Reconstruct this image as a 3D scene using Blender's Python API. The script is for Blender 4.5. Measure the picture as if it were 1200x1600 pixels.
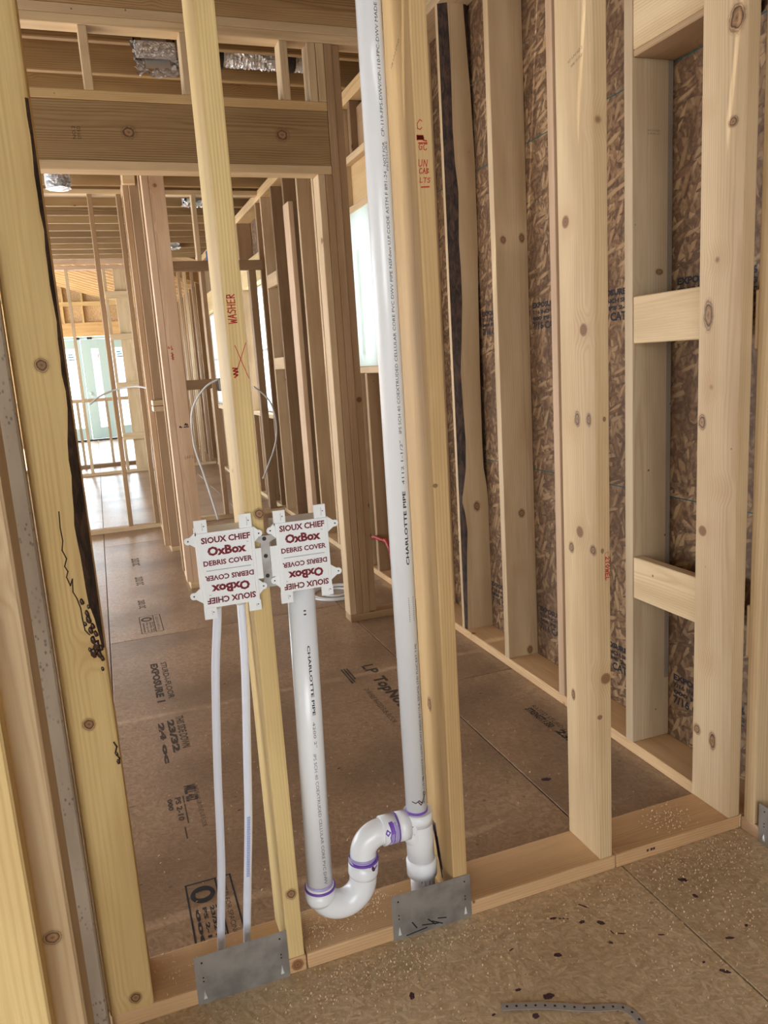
import bpy, bmesh, math, random
from mathutils import Vector, Matrix, noise
random.seed(7)
D = bpy.data
for o in list(D.objects): D.objects.remove(o, do_unlink=True)
sc = bpy.context.scene
col = sc.collection
PI = math.pi

# ------------------------------------------------------------------ camera
CAM = Vector((0, 0, 1.32)); FPX = 1210.957
AX = ((0.93645, -0.12406, 0.32814), (-0.34519, -0.15904, 0.92496), (-0.06257, -0.97945, -0.19176))
cd = D.cameras.new('camera'); cam = D.objects.new('camera', cd); col.objects.link(cam)
cd.sensor_fit = 'VERTICAL'; cd.sensor_height = 36; cd.lens = FPX / 1600 * 36; cd.clip_start = .02; cd.clip_end = 200
m = Matrix([[AX[i][0], -AX[i][1], -AX[i][2]] for i in range(3)]).to_4x4()
m.translation = CAM; cam.matrix_world = m; sc.camera = cam

# ------------------------------------------------------------------ sky, daylight, exposure
w = D.worlds.new('sky'); sc.world = w; w.use_nodes = True
bg = w.node_tree.nodes['Background']; bg.inputs[0].default_value = (.80, .90, 1.0, 1); bg.inputs[1].default_value = 4.0
sc.view_settings.view_transform = 'Standard'; sc.view_settings.look = 'None'
sc.view_settings.gamma = 1; sc.view_settings.use_curve_mapping = False
sc.view_settings.exposure = 0.0

def area(name, loc, target, sx, sy, power, color):
    l = D.lights.new(name, 'AREA'); l.shape = 'RECTANGLE'; l.size = sx; l.size_y = sy; l.energy = power; l.color = color
    o = D.objects.new(name, l); col.objects.link(o); o.location = loc
    o.rotation_euler = (Vector(target) - Vector(loc)).to_track_quat('-Z', 'Y').to_euler(); return o
# daylight through the openings of the house: behind the viewer, on the left, and the far room, plus one added fill
area('daylight_rear_opening', (-1.2, -2.9, 1.5), (0.5, 2, .9), 3.2, 2.2, 84, (1.0, .97, .93))
area('daylight_side_window', (-3.35, 2.55, 1.0), (0, 3.3, 1.8), 1.5, 1.6, 34, (.90, .95, 1.0))
area('daylight_left_window', (-3.35, 5.4, .95), (0, 5.2, 2.4), 2.5, 1.4, 80, (1.0, .96, .94))
area('fill_room_side', (-3.35, 9.2, 1.2), (0, 9.2, 1.9), 3.0, 1.6, 125, (.68, .82, 1.0))  # added bluish fill, unseen, for the far floor and joist undersides
area('daylight_far_left_window', (-3.35, 14.8, 1.8), (0, 14.8, 1.6), 4.5, 2.4, 130, (.97, .98, 1.0))
sl = D.lights.new('sun', 'SUN'); sl.energy = 42; sl.angle = .01; sl.color = (1.0, .95, .86); so = D.objects.new('sun', sl); col.objects.link(so)
so.rotation_euler = Vector((math.cos(math.radians(48)), .10, -math.sin(math.radians(48)))).to_track_quat('-Z', 'Y').to_euler()
area('daylight_french_door', (0.0, 18.45, 1.2), (0.0, 12, 1.0), 2.0, 2.0, 330, (.76, .88, 1.0))
area('daylight_right_window', (1.95, 7.6, 1.55), (0, 7.3, 1.2), .9, 1.1, 24, (.95, .98, 1.0))

# ------------------------------------------------------------------ node helpers / materials
def new_mat(name):
    mt = D.materials.new(name); mt.use_nodes = True; nt = mt.node_tree
    return mt, nt, nt.nodes['Principled BSDF']
class NT:
    def __init__(s, nt): s.nt = nt
    def n(s, t, **k):
        x = s.nt.nodes.new(t)
        for a, b in k.items(): setattr(x, a, b)
        return x
    def l(s, a, b): s.nt.links.new(a, b)
    def setin(s, sock, v):
        if isinstance(v, bpy.types.NodeSocket): s.l(v, sock)
        else: sock.default_value = v
    def math(s, op, a, b=0.0, c=None, clamp=False):
        x = s.n('ShaderNodeMath', operation=op, use_clamp=clamp); s.setin(x.inputs[0], a); s.setin(x.inputs[1], b)
        if c is not None: s.setin(x.inputs[2], c)
        return x.outputs[0]
    def vmath(s, op, a, b=None):
        x = s.n('ShaderNodeVectorMath', operation=op); s.setin(x.inputs[0], a)
        if b is not None: s.setin(x.inputs[1], b)
        return x.outputs['Value'] if op in ('LENGTH', 'DISTANCE') else x.outputs[0]
    def mix(s, f, a, b, mode='MIX'):
        x = s.n('ShaderNodeMix', data_type='RGBA', blend_type=mode); s.setin(x.inputs[0], f)
        s.setin(x.inputs[6], a); s.setin(x.inputs[7], b); return x.outputs[2]
    def noise(s, vec, scale, detail=3, rough=.5, dist=0.0):
        x = s.n('ShaderNodeTexNoise'); s.setin(x.inputs['Vector'], vec); x.inputs['Scale'].default_value = scale
        x.inputs['Detail'].default_value = detail; x.inputs['Roughness'].default_value = rough; x.inputs['Distortion'].default_value = dist
        return x.outputs['Fac']
    def ramp(s, f, lo, hi, a=0.0, b=1.0):
        x = s.n('ShaderNodeMapRange', interpolation_type='SMOOTHSTEP'); s.setin(x.inputs[0], f)
        x.inputs[1].default_value = lo; x.inputs[2].default_value = hi; x.inputs[3].default_value = a; x.inputs[4].default_value = b
        return x.outputs[0]
    def voro(s, vec, scale, feature='F1', rnd=1.0):
        x = s.n('ShaderNodeTexVoronoi', feature=feature); s.setin(x.inputs['Vector'], vec); x.inputs['Scale'].default_value = scale
        x.inputs['Randomness'].default_value = rnd; return x
    def bump(s, h, st, dist, out):
        x = s.n('ShaderNodeBump'); x.inputs['Strength'].default_value = st; x.inputs['Distance'].default_value = dist
        s.setin(x.inputs['Height'], h); s.l(x.outputs[0], out)
def C(r, g, b): return (r, g, b, 1)

def simple(name, color, rough=.5, metal=0.0, **k):
    mt, nt, p = new_mat(name); p.inputs['Base Color'].default_value = C(*color); p.inputs['Roughness'].default_value = rough
    p.inputs['Metallic'].default_value = metal
    for a, b in k.items(): p.inputs[a.replace('_', ' ')].default_value = b
    return mt

def make_lumber(nm='lumber', amt=.34, freq=.0062, late=(.34, .18, .07), gt=.79):
    mt, nt, p = new_mat(nm); N = NT(nt)
    tc = N.n('ShaderNodeTexCoord').outputs['Object']; oi = N.n('ShaderNodeObjectInfo')
    off = N.n('ShaderNodeCombineXYZ'); r = oi.outputs['Random']
    N.setin(off.inputs[0], N.math('MULTIPLY', r, 37.0)); N.setin(off.inputs[1], N.math('MULTIPLY', r, 11.3)); N.setin(off.inputs[2], N.math('MULTIPLY', r, 91.7))
    q = N.vmath('ADD', tc, off.outputs[0])
    sep = N.n('ShaderNodeSeparateXYZ'); N.l(tc, sep.inputs[0])
    # knots
    kv = N.voro(q, 7.0); d = kv.outputs['Distance']
    csep = N.n('ShaderNodeSeparateColor'); N.l(kv.outputs['Color'], csep.inputs[0])
    gate = N.math('GREATER_THAN', csep.outputs[0], gt)
    kn = N.math('MULTIPLY', N.ramp(d, .075, .12, 1, 0), gate)
    halo = N.math('MULTIPLY', N.ramp(d, .05, .42, 1, 0), gate)
    # growth rings, stretched along the board
    st = N.vmath('MULTIPLY', q, (3.2, 3.2, .55)); low = N.noise(st, 1.0, 2)
    px = N.math('ADD', N.math('MULTIPLY', N.math('SINE', N.math('MULTIPLY', r, 61.0)), .05), sep.outputs[0])
    py = N.math('ADD', N.math('ADD', .035, N.math('MULTIPLY', r, .06)), sep.outputs[1])
    rad = N.math('SQRT', N.math('ADD', N.math('MULTIPLY', px, px), N.math('MULTIPLY', py, py)))
    rad = N.math('ADD', rad, N.math('MULTIPLY', low, .055)); rad = N.math('ADD', rad, N.math('MULTIPLY', N.noise(N.vmath('MULTIPLY', q, (26, 26, 3.0)), 1.0, 3), .010)); rad = N.math('ADD', rad, N.math('MULTIPLY', halo, .012))
    ring = N.math('MULTIPLY_ADD', N.math('SINE', N.math('MULTIPLY', rad, 2 * PI / freq)), .5, .5)
    ring = N.math('POWER', ring, 2.2)
    ringn = N.noise(N.vmath('MULTIPLY', q, (20, 20, 1.5)), 1.0, 2)
    ring = N.math('MULTIPLY', ring, N.ramp(ringn, .3, .7, .25, 1))
    fine = N.noise(N.vmath('MULTIPLY', q, (420, 420, 9)), 1.0, 2)
    blot = N.noise(N.vmath('MULTIPLY', q, (14, 14, 2.0)), 1.0, 3)
    base = N.mix(N.ramp(blot, .3, .75), C(.62, .47, .285), C(.50, .36, .205))
    base = N.mix(N.math('MULTIPLY', ring, amt), base, C(*late))
    base = N.mix(N.math('MULTIPLY', N.ramp(fine, .35, .8), .16), base, C(.33, .21, .11))
    base = N.mix(N.math('MULTIPLY', halo, .22), base, C(.38, .20, .09))
    kr = N.math('MULTIPLY_ADD', N.math('SINE', N.math('MULTIPLY', d, 190.0)), .5, .5)
    kc = N.mix(kr, C(.17, .085, .04), C(.27, .15, .07)); base = N.mix(kn, base, kc)
    # small nail / pitch specks
    sp = N.voro(q, 13.0); ss = N.n('ShaderNodeSeparateColor'); N.l(sp.outputs['Color'], ss.inputs[0])
    spot = N.math('MULTIPLY', N.ramp(sp.outputs['Distance'], .035, .06, 1, 0), N.math('GREATER_THAN', ss.outputs[1], .86))
    base = N.mix(N.math('MULTIPLY', spot, .8), base, C(.07, .04, .025))
    base = N.mix(1.0, base, oi.outputs['Color'], 'MULTIPLY')
    N.l(base, p.inputs['Base Color']); p.inputs['Roughness'].default_value = .62
    p.inputs['Specular IOR Level'].default_value = .3
    N.bump(N.math('ADD', ring, N.math('MULTIPLY', fine, .8)), .14, .0012, p.inputs['Normal'])
    return mt

def make_weathered():
    mt, nt, p = new_mat('weathered_lumber'); N = NT(nt); tc = N.n('ShaderNodeTexCoord').outputs['Object']
    n1 = N.noise(N.vmath('MULTIPLY', tc, (18, 18, 3)), 1, 4); v = N.voro(N.vmath('MULTIPLY', tc, (1, 1, .6)), 130.0)
    spk = N.math('MULTIPLY', N.ramp(v.outputs['Distance'], .18, .34, 1, 0), N.ramp(N.noise(tc, 9, 3), .42, .58))
    b = N.mix(N.ramp(n1, .3, .7), C(.34, .28, .22), C(.47, .41, .33))
    b = N.mix(N.math('MULTIPLY', spk, .65), b, C(.10, .085, .075)); N.l(b, p.inputs['Base Color']); p.inputs['Roughness'].default_value = .85
    N.bump(n1, .3, .002, p.inputs['Normal']); return mt

def make_bark():
    mt, nt, p = new_mat('bark'); N = NT(nt); tc = N.n('ShaderNodeTexCoord').outputs['Object']
    n1 = N.noise(N.vmath('MULTIPLY', tc, (60, 60, 22)), 1, 5, .65, .6)
    b = N.mix(N.ramp(n1, .35, .68), C(.014, .007, .005), C(.075, .038, .022)); N.l(b, p.inputs['Base Color']); p.inputs['Roughness'].default_value = .8
    N.bump(n1, 1.0, .006, p.inputs['Normal']); return mt

def flakes(N, vec, scale, rot, stretch):
    mp = N.n('ShaderNodeMapping', vector_type='TEXTURE'); N.setin(mp.inputs['Vector'], vec); mp.inputs['Rotation'].default_value = rot
    mp.inputs['Scale'].default_value = tuple(1 / x for x in stretch)
    v = N.voro(mp.outputs[0], scale); s = N.n('ShaderNodeSeparateColor'); N.l(v.outputs['Color'], s.inputs[0])
    return v.outputs['Distance'], s.outputs[0], s.outputs[1]

def make_osb(name, c1, c2, c3, scale, contrast, axis, smudge, rough, bumpst, spots=0.0):
    mt, nt, p = new_mat(name); N = NT(nt); tc = N.n('ShaderNodeTexCoord').outputs['Object']; oi = N.n('ShaderNodeObjectInfo')
    q = N.vmath('ADD', tc, (3.1, 5.7, 1.3))
    wob = N.n('ShaderNodeTexNoise'); N.l(q, wob.inputs['Vector']); wob.inputs['Scale'].default_value = 9; wob.inputs['Detail'].default_value = 3
    q = N.vmath('ADD', q, N.vmath('MULTIPLY', wob.outputs['Color'], (.012, .012, .012)))
    rots = [(.35, 0), (1.25, 0), (2.0, 0), (2.85, 0)]
    acc = None; fac = []
    for i, (a, _) in enumerate(rots):
        rot = (0, 0, a) if axis == 'Z' else (a, 0, 0)
        stv = (1, 4.6, 1) if axis == 'Z' else (1, 1, 4.6)
        d, c, g = flakes(N, N.vmath('ADD', q, (i * 3.3, i * 1.7, i * .9)), scale * (1 + .22 * i), rot, stv); fac.append((d, c, g))
    sel = N.noise(q, scale * .55, 2); v = fac[0][1]
    dd = fac[0][0]
    for i in (1, 2, 3):
        k = N.math('GREATER_THAN', fac[i][2], (0, .5, .64, .74)[i])
        v = N.math('ADD', N.math('MULTIPLY', v, N.math('SUBTRACT', 1, k)), N.math('MULTIPLY', fac[i][1], k))
        dd = N.math('ADD', N.math('MULTIPLY', dd, N.math('SUBTRACT', 1, k)), N.math('MULTIPLY', fac[i][0], k))
    f = N.math('MULTIPLY_ADD', N.math('SUBTRACT', v, .5), contrast, .5, True); strk = N.noise(N.vmath('MULTIPLY', q, (60, 60, 60)), 1.0, 3)
    fine = N.noise(q, 160, 3)
    b = N.mix(N.ramp(f, 0, .6), C(*c3), C(*c1)); b = N.mix(N.ramp(f, .5, 1), b, C(*c2))
    b = N.mix(N.math('MULTIPLY', N.ramp(dd, .35, .8), .55 * contrast), b, C(*[x * .55 for x in c3])); b = N.mix(N.math('MULTIPLY', N.ramp(strk, .45, .7), .25), b, C(*[x * 1.25 for x in c2])); b = N.mix(N.math('MULTIPLY', N.ramp(fine, .3, .8), .25), b, C(*[x * .6 for x in c1]))  # flake edges darkened: shadow between flakes put into the colour
    big = N.noise(q, 1.5, 4); b = N.mix(N.math('MULTIPLY', N.ramp(big, .38, .72), smudge), b, C(*[x * .45 for x in c3]))
    if spots:
        s = N.voro(q, 26.0); ss = N.n('ShaderNodeSeparateColor'); N.l(s.outputs['Color'], ss.inputs[0])
        k = N.math('MULTIPLY', N.ramp(s.outputs['Distance'], .09, .2, 1, 0), N.math('GREATER_THAN', ss.outputs[0], 1 - spots))
        b = N.mix(N.math('MULTIPLY', k, .55), b, C(.09, .06, .045))
    b = N.mix(1.0, b, oi.outputs['Color'], 'MULTIPLY')
    N.l(b, p.inputs['Base Color']); p.inputs['Roughness'].default_value = rough
    N.bump(N.math('ADD', N.math('MULTIPLY', v, .7), N.math('MULTIPLY', fine, .5)), bumpst, .0025, p.inputs['Normal'])
    return mt

def make_foil():
    mt, nt, p = new_mat('foil'); N = NT(nt); tc = N.n('ShaderNodeTexCoord').outputs['Object']
    n1 = N.noise(tc, 42, 4, .65, 1.8); p.inputs['Base Color'].default_value = C(.80, .80, .80)
    p.inputs['Metallic'].default_value = 1; p.inputs['Roughness'].default_value = .16; N.bump(n1, 1.0, .012, p.inputs['Normal']); return mt

def make_steel():
    mt, nt, p = new_mat('galvanised_steel'); N = NT(nt); tc = N.n('ShaderNodeTexCoord').outputs['Object']
    n1 = N.noise(tc, 16, 4); b = N.mix(N.ramp(n1, .35, .7), C(.46, .465, .45), C(.30, .30, .29)); N.l(b, p.inputs['Base Color'])
    p.inputs['Metallic'].default_value = .75; p.inputs['Roughness'].default_value = .46; return mt

def make_ink(name, color, cover):
    mt, nt, p = new_mat(name); N = NT(nt); p.inputs['Base Color'].default_value = C(*color); p.inputs['Roughness'].default_value = .7
    tc = N.n('ShaderNodeTexCoord').outputs['Object']; n1 = N.noise(tc, 260, 2)
    N.l(N.ramp(n1, .25, .5, cover * .55, cover), p.inputs['Alpha']); return mt

def make_knot():
    mt, nt, p = new_mat('knot'); N = NT(nt); uv = N.n('ShaderNodeTexCoord').outputs['UV']; tc = N.n('ShaderNodeTexCoord').outputs['Object']
    d = N.vmath('LENGTH', uv); n1 = N.noise(tc, 70, 3); d2 = N.math('ADD', d, N.math('MULTIPLY', N.math('SUBTRACT', n1, .5), .35))
    rr = N.math('MULTIPLY_ADD', N.math('SINE', N.math('MULTIPLY', d2, 30.0)), .5, .5)
    b = N.mix(rr, C(.26, .135, .055), C(.36, .21, .095)); b = N.mix(N.ramp(d2, .38, .46), b, C(.10, .045, .02)); b = N.mix(N.ramp(d2, .0, .16, 1, 0), b, C(.12, .055, .03))
    b = N.mix(N.ramp(d2, .50, .60), b, C(.33, .19, .085)); N.l(b, p.inputs['Base Color'])
    rim = N.math('MULTIPLY', N.ramp(d2, .55, .98, 1, 0), N.math('MULTIPLY_ADD', rr, .5, .22))
    al = N.mix(N.ramp(d2, .50, .58), C(.95, .95, .95), rim); N.l(al, p.inputs['Alpha']); p.inputs['Roughness'].default_value = .6
    return mt

LUM = make_lumber(); SYP = make_lumber('coarse_lumber', .72, .0085, (.24, .115, .04), .84); WEATH = make_weathered(); BARK = make_bark(); FOIL = make_foil(); STEEL = make_steel(); KNOT = make_knot()
OSBW = make_osb('wall_osb', (.27, .15, .068), (.46, .295, .15), (.13, .063, .028), 9.5, 1.35, 'X', .5, .72, .6)
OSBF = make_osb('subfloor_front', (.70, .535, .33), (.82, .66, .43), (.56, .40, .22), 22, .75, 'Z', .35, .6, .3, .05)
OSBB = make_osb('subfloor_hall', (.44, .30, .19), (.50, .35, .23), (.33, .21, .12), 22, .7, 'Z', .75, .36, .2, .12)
WHITE = simple('pvc_white', (.86, .90, .93), .22); COVER = simple('cover_white', (.82, .86, .87), .35)
PEXM = simple('pex_tube', (.76, .81, .93), .28, 0, Subsurface_Weight=.25, Subsurface_Radius=(.02, .02, .025))
PURPLE = simple('purple_primer', (.20, .08, .50), .3); PURPLEL = simple('purple_primer_thin', (.42, .36, .66), .35)
MAROON = make_ink('maroon_ink', (.17, .006, .016), 1.0); RED = make_ink('red_marker', (.50, .03, .02), .95)
BLACK = make_ink('black_ink', (.016, .016, .022), 1.0); FAINT = make_ink('faint_ink', (.04, .035, .035), .74); TEAL = make_ink('teal_chalk', (.02, .10, .10), .85)
PRIMERSPOT = make_ink('primer_spot', (.07, .025, .045), .93); DARKLINE = simple('dark_gap', (.03, .02, .02), .9)
BLACKP = simple('black_plastic', (.012, .012, .014), .4); BLUEP = simple('blue_plastic', (.03, .08, .35), .4); REDP = simple('red_pex', (.30, .02, .02), .4)
GREYP = simple('cable_grey', (.50, .50, .48), .5); VINYL = simple('vinyl_white', (.75, .78, .78), .4)
MINT = simple('door_primer', (.50, .71, .71), .5); CHIP = simple('wood_shaving', (.72, .56, .36), .7); GROUND = simple('ground', (.55, .55, .52), .9)
CARDB = simple('wood_block_end', (.80, .74, .62), .7); STICKER = simple('sticker_blue', (.05, .25, .35), .5); RSTICK = simple('sticker_red', (.6, .1, .1), .5)
def make_glass(name, tint, alpha):
    mt, nt, p = new_mat(name); N = NT(nt); out = nt.nodes['Material Output']
    tr = N.n('ShaderNodeBsdfTransparent'); tr.inputs[0].default_value = C(*tint); gl = N.n('ShaderNodeBsdfGlossy'); gl.inputs['Roughness'].default_value = .03
    mx = N.n('ShaderNodeMixShader'); mx.inputs[0].default_value = alpha; N.l(tr.outputs[0], mx.inputs[1]); N.l(gl.outputs[0], mx.inputs[2]); N.l(mx.outputs[0], out.inputs[0]); return mt
GLASS = make_glass('window_glass', (.95, .98, .98), .06)
mt, nt, p = new_mat('frosted_film'); N_ = NT(nt); tl = N_.n('ShaderNodeBsdfTranslucent'); tl.inputs[0].default_value = C(.86, .88, .84)
df = N_.n('ShaderNodeBsdfDiffuse'); df.inputs[0].default_value = C(.8, .82, .78); mx = N_.n('ShaderNodeMixShader'); mx.inputs[0].default_value = .2
N_.l(tl.outputs[0], mx.inputs[1]); N_.l(df.outputs[0], mx.inputs[2]); N_.l(mx.outputs[0], nt.nodes['Material Output'].inputs[0]); FILM = mt
mt, nt, p = new_mat('clear_plastic'); p.inputs['Base Color'].default_value = C(.8, .8, .78); p.inputs['Alpha'].default_value = .35; p.inputs['Roughness'].default_value = .3; CLEARP = mt

# ------------------------------------------------------------------ object helpers
def link(name, me, mats, parent=None, loc=None, rot=None):
    o = D.objects.new(name, me); col.objects.link(o)
    for mm in (mats if isinstance(mats, (list, tuple)) else [mats]): me.materials.append(mm)
    if loc is not None: o.location = loc
    if rot is not None: o.rotation_euler = rot
    if parent: o.parent = parent; 
    return o
def mesh_of(bm, name, smooth=False):
    bmesh.ops.recalc_face_normals(bm, faces=bm.faces)
    me = D.meshes.new(name); bm.to_mesh(me); bm.free()
    if smooth:
        for f in me.polygons: f.use_smooth = True
    return me
def struct(name, label, cat='wall', kind='structure', loc=(0, 0, 0)):
    o = D.objects.new(name, None); col.objects.link(o); o.location = loc; o['kind'] = kind; o['label'] = label; o['category'] = cat
    o.empty_display_size = .1; return o
def thing(name, label, cat, loc=(0, 0, 0), group=None):
    o = D.objects.new(name, None); col.objects.link(o); o.location = loc; o['label'] = label; o['category'] = cat; o.empty_display_size = .05
    if group: o['group'] = group
    return o
def put(o, parent):                                  # keep world placement when parenting to an empty that is only translated
    o.parent = parent
    pl = Vector((0, 0, 0)); q = parent
    while q: pl += q.location; q = q.parent
    return o, pl
def local(parent):
    pl = Vector((0, 0, 0)); q = parent
    while q: pl = pl + q.location; q = q.parent
    return pl
PINE = {'yellow': (1.22, 1.24, .96), 'pale': (1.12, 1.12, 1.08), 'mid': (1, 1, 1), 'pink': (1.02, .94, 1.0), 'brown': (.66, .58, .52), 'dark': (.46, .39, .34), 'grey': (.92, .94, 1.0), 'honey': (1.06, .98, .78)}  # brown and dark also put the hall's deeper shade into the wood colour
def box_mesh(dx, dy, dz, bev=.0025, seg=1, name='board'):
    bm = bmesh.new(); bmesh.ops.create_cube(bm, size=1); bmesh.ops.scale(bm, vec=(dx, dy, dz), verts=bm.verts)
    if bev: bmesh.ops.bevel(bm, geom=list(bm.edges), offset=min(bev, dx * .2, dy * .2, dz * .2), segments=seg, affect='EDGES', profile=.6)
    return mesh_of(bm, name)
_cache = {}
def board(name, x0, x1, y0, y1, z0, z1, parent, tint='mid', mat=None, bev=.003, seg=1, label=None):
    """lumber: mesh's local Z is the grain direction, the object turns it to its place"""
    dx, dy, dz = x1 - x0, y1 - y0, z1 - z0; c = Vector(((x0 + x1) / 2, (y0 + y1) / 2, (z0 + z1) / 2))
    if dz >= dx and dz >= dy: dims, rot = (dx, dy, dz), (0, 0, 0)
    elif dx >= dy: dims, rot = (dz, dy, dx), (0, PI / 2, 0)
    else: dims, rot = (dx, dz, dy), (-PI / 2, 0, 0)
    key = tuple(round(v, 4) for v in dims) + (bev, seg, mat.name if mat else 'L')
    if key not in _cache:
        me = box_mesh(*dims, bev, seg, name); me.materials.append(mat or LUM); _cache[key] = me
    o = D.objects.new(name, _cache[key]); col.objects.link(o); o.rotation_euler = rot
    o.parent = parent; o.location = c - (local(parent) if parent else Vector((0, 0, 0)))
    t = PINE[tint] if isinstance(tint, str) else tint; j = 1 + random.uniform(-.05, .05); o.color = (t[0] * j, t[1] * j, t[2] * j, 1)
    if label: o['label'] = label
    return o
def solid(name, verts, faces, mats, parent=None, smooth=False, midx=None, label=None):
    me = D.meshes.new(name); me.from_pydata([tuple(v) for v in verts], [], faces); me.update()
    if smooth:
        for f in me.polygons: f.use_smooth = True
    for mm in (mats if isinstance(mats, (list, tuple)) else [mats]): me.materials.append(mm)
    if midx:
        for f, i in zip(me.polygons, midx): f.material_index = i
    o = D.objects.new(name, me); col.objects.link(o)
    # recentre the mesh on its middle
    lo = Vector([min(v.co[i] for v in me.vertices) for i in range(3)]); hi = Vector([max(v.co[i] for v in me.vertices) for i in range(3)])
    c = (lo + hi) / 2; me.transform(Matrix.Translation(-c))
    # parent inverse: parents are translated (and boards possibly rotated)
    if parent:
        bpy.context.view_layer.update(); o.parent = parent; o.matrix_parent_inverse = parent.matrix_world.inverted()
    o.location = c
    if label: o['label'] = label
    return o
def tube_geo(pts, r, seg=16, cap=True, rfun=None):
    pts = [Vector(p) for p in pts]; V = []; F = []; n = len(pts)
    t0 = (pts[1] - pts[0]).normalized(); up = Vector((0, 0, 1)) if abs(t0.z) < .9 else Vector((0, 1, 0)); u = t0.cross(up).normalized()
    for i, p in enumerate(pts):
        t = (pts[min(i + 1, n - 1)] - pts[max(i - 1, 0)]).normalized(); u = (u - t * u.dot(t)).normalized(); v = t.cross(u)
        rr = rfun(i / (n - 1)) if rfun else (r[i] if isinstance(r, (list, tuple)) else r)
        for k in range(seg): a = 2 * PI * k / seg; V.append(p + u * (rr * math.cos(a)) + v * (rr * math.sin(a)))
    for i in range(n - 1):
        for k in range(seg): a = i * seg + k; b = i * seg + (k + 1) % seg; F.append((a, b, b + seg, a + seg))
    if cap: F.append(tuple(range(seg - 1, -1, -1))); F.append(tuple((n - 1) * seg + k for k in range(seg)))
    return V, F
def tube(name, pts, r, mat, parent=None, seg=16, cap=True, label=None, rfun=None):
    V, F = tube_geo(pts, r, seg, cap, rfun); o = solid(name, V, F, mat, parent, True, label=label)
    for f in o.data.polygons:
        if len(f.vertices) > 4: f.use_smooth = False
    return o
def spline(ctrl, n=8):
    c = [Vector(p) for p in ctrl]; c = [c[0] * 2 - c[1]] + c + [c[-1] * 2 - c[-2]]; out = []
    for i in range(1, len(c) - 2):
        p0, p1, p2, p3 = c[i - 1:i + 3]
        for k in range(n):
            t = k / n; out.append(.5 * ((2 * p1) + (p2 - p0) * t + (2 * p0 - 5 * p1 + 4 * p2 - p3) * t * t + (3 * p1 - p0 - 3 * p2 + p3) * t ** 3))
    out.append(c[-2]); return out
def ring_between(name, p0, p1, r, mat, parent, seg=28, label=None):
    return tube(name, [p0, p1], r, mat, parent, seg, label=label)
def text_geo(body, bold=0.0):
    cu = D.curves.new('t', 'FONT'); cu.body = body; cu.resolution_u = 2; cu.offset = bold
    o = D.objects.new('t', cu); col.objects.link(o); dg = bpy.context.evaluated_depsgraph_get(); dg.update()
    me = D.meshes.new_from_object(o.evaluated_get(dg)); V = [v.co.copy() for v in me.vertices]; F = [tuple(f.vertices) for f in me.polygons]
    D.objects.remove(o, do_unlink=True); D.curves.remove(cu); D.meshes.remove(me)
    if not V: return [], []
    x0 = min(v.x for v in V); x1 = max(v.x for v in V); y0 = min(v.y for v in V); y1 = max(v.y for v in V)
    return [((v.x - x0) / (x1 - x0), (v.y - y0) / (y1 - y0)) for v in V], F
_tg = {}
def text_on(name, body, origin, u, v, wdt, hgt, mat, parent, bold=0.0, label=None, mapf=None):
    """text laid on a surface: lower-left corner at origin, u is the reading direction, v is up"""
    if (body, bold) not in _tg: _tg[(body, bold)] = text_geo(body, bold)
    P, F = _tg[(body, bold)]; o, u, v = Vector(origin), Vector(u), Vector(v)
    V = [mapf(a * wdt, b * hgt) if mapf else o + u * (a * wdt) + v * (b * hgt) for a, b in P]
    return solid(name, V, F, mat, parent, label=label)
def ribbon(strokes, width, origin, u, v):
    o, u, v = Vector(origin), Vector(u), Vector(v); V = []; F = []
    for s in strokes:
        for (a, b), (c, d) in zip(s[:-1], s[1:]):
            dx, dy = c - a, d - b; L = math.hypot(dx, dy) or 1; nx, ny = -dy / L * width / 2, dx / L * width / 2; ex, ey = dx / L * width / 2, dy / L * width / 2
            k = len(V)
            for x, y in ((a - ex + nx, b - ey + ny), (a - ex - nx, b - ey - ny), (c + ex - nx, d + ey - ny), (c + ex + nx, d + ey + ny)): V.append(o + u * x + v * y)
            F.append((k, k + 1, k + 2, k + 3))
    return V, F
GL = {'W': [[(0, 1), (.22, 0), (.5, .7), (.75, 0), (1, 1)]], 'A': [[(0, 0), (.5, 1), (.9, 0)], [(.15, .4), (.75, .42)]], 'S': [[(.9, .9), (.4, 1), (.1, .72), (.8, .4), (.6, .02), (.05, .1)]],
      'H': [[(0, 1), (.05, 0)], [(.8, 1), (.8, 0)], [(0, .5), (.8, .5)]], 'E': [[(.8, 1), (.1, .95), (.1, 0), (.85, .02)], [(.1, .5), (.7, .52)]], 'R': [[(.1, 0), (.1, 1), (.7, .95), (.75, .6), (.15, .5), (.85, 0)]],
      'U': [[(0, 1), (.05, .15), (.4, 0), (.75, .2), (.8, 1)]], 'N': [[(0, 0), (.1, 1), (.75, 0), (.85, 1)]], 'C': [[(.85, .85), (.45, 1), (.05, .6), (.15, .1), (.6, 0), (.9, .2)]],
      'B': [[(.1, 0), (.1, 1), (.7, .85), (.2, .52), (.8, .3), (.1, 0)]], 'L': [[(.1, 1), (.05, 0), (.8, .05)]], 'T': [[(0, 1), (.95, 1)], [(.5, 1), (.45, 0)]], 'O': [[(.4, 1), (0, .5), (.4, 0), (.85, .5), (.4, 1)]],
      '2': [[(.05, .8), (.45, 1), (.8, .75), (.1, 0), (.9, .05)]], 'G': [[(.85, .85), (.4, 1), (.05, .5), (.35, 0), (.85, .15), (.85, .5), (.5, .48)]], ' ': []}
def handwrite(name, word, origin, u, v, wdt, hgt, pen, mat, parent, extra=(), label=None, slant=.12):
    st = []; cw = wdt / len(word)
    for i, ch in enumerate(word):
        for s in GL[ch]: st.append([(i * cw + a * cw * .82 + b * hgt * slant, b * hgt) for a, b in s])
    V, F = ribbon(st + list(extra), pen, origin, u, v); return solid(name, V, F, mat, parent, label=label)
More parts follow.
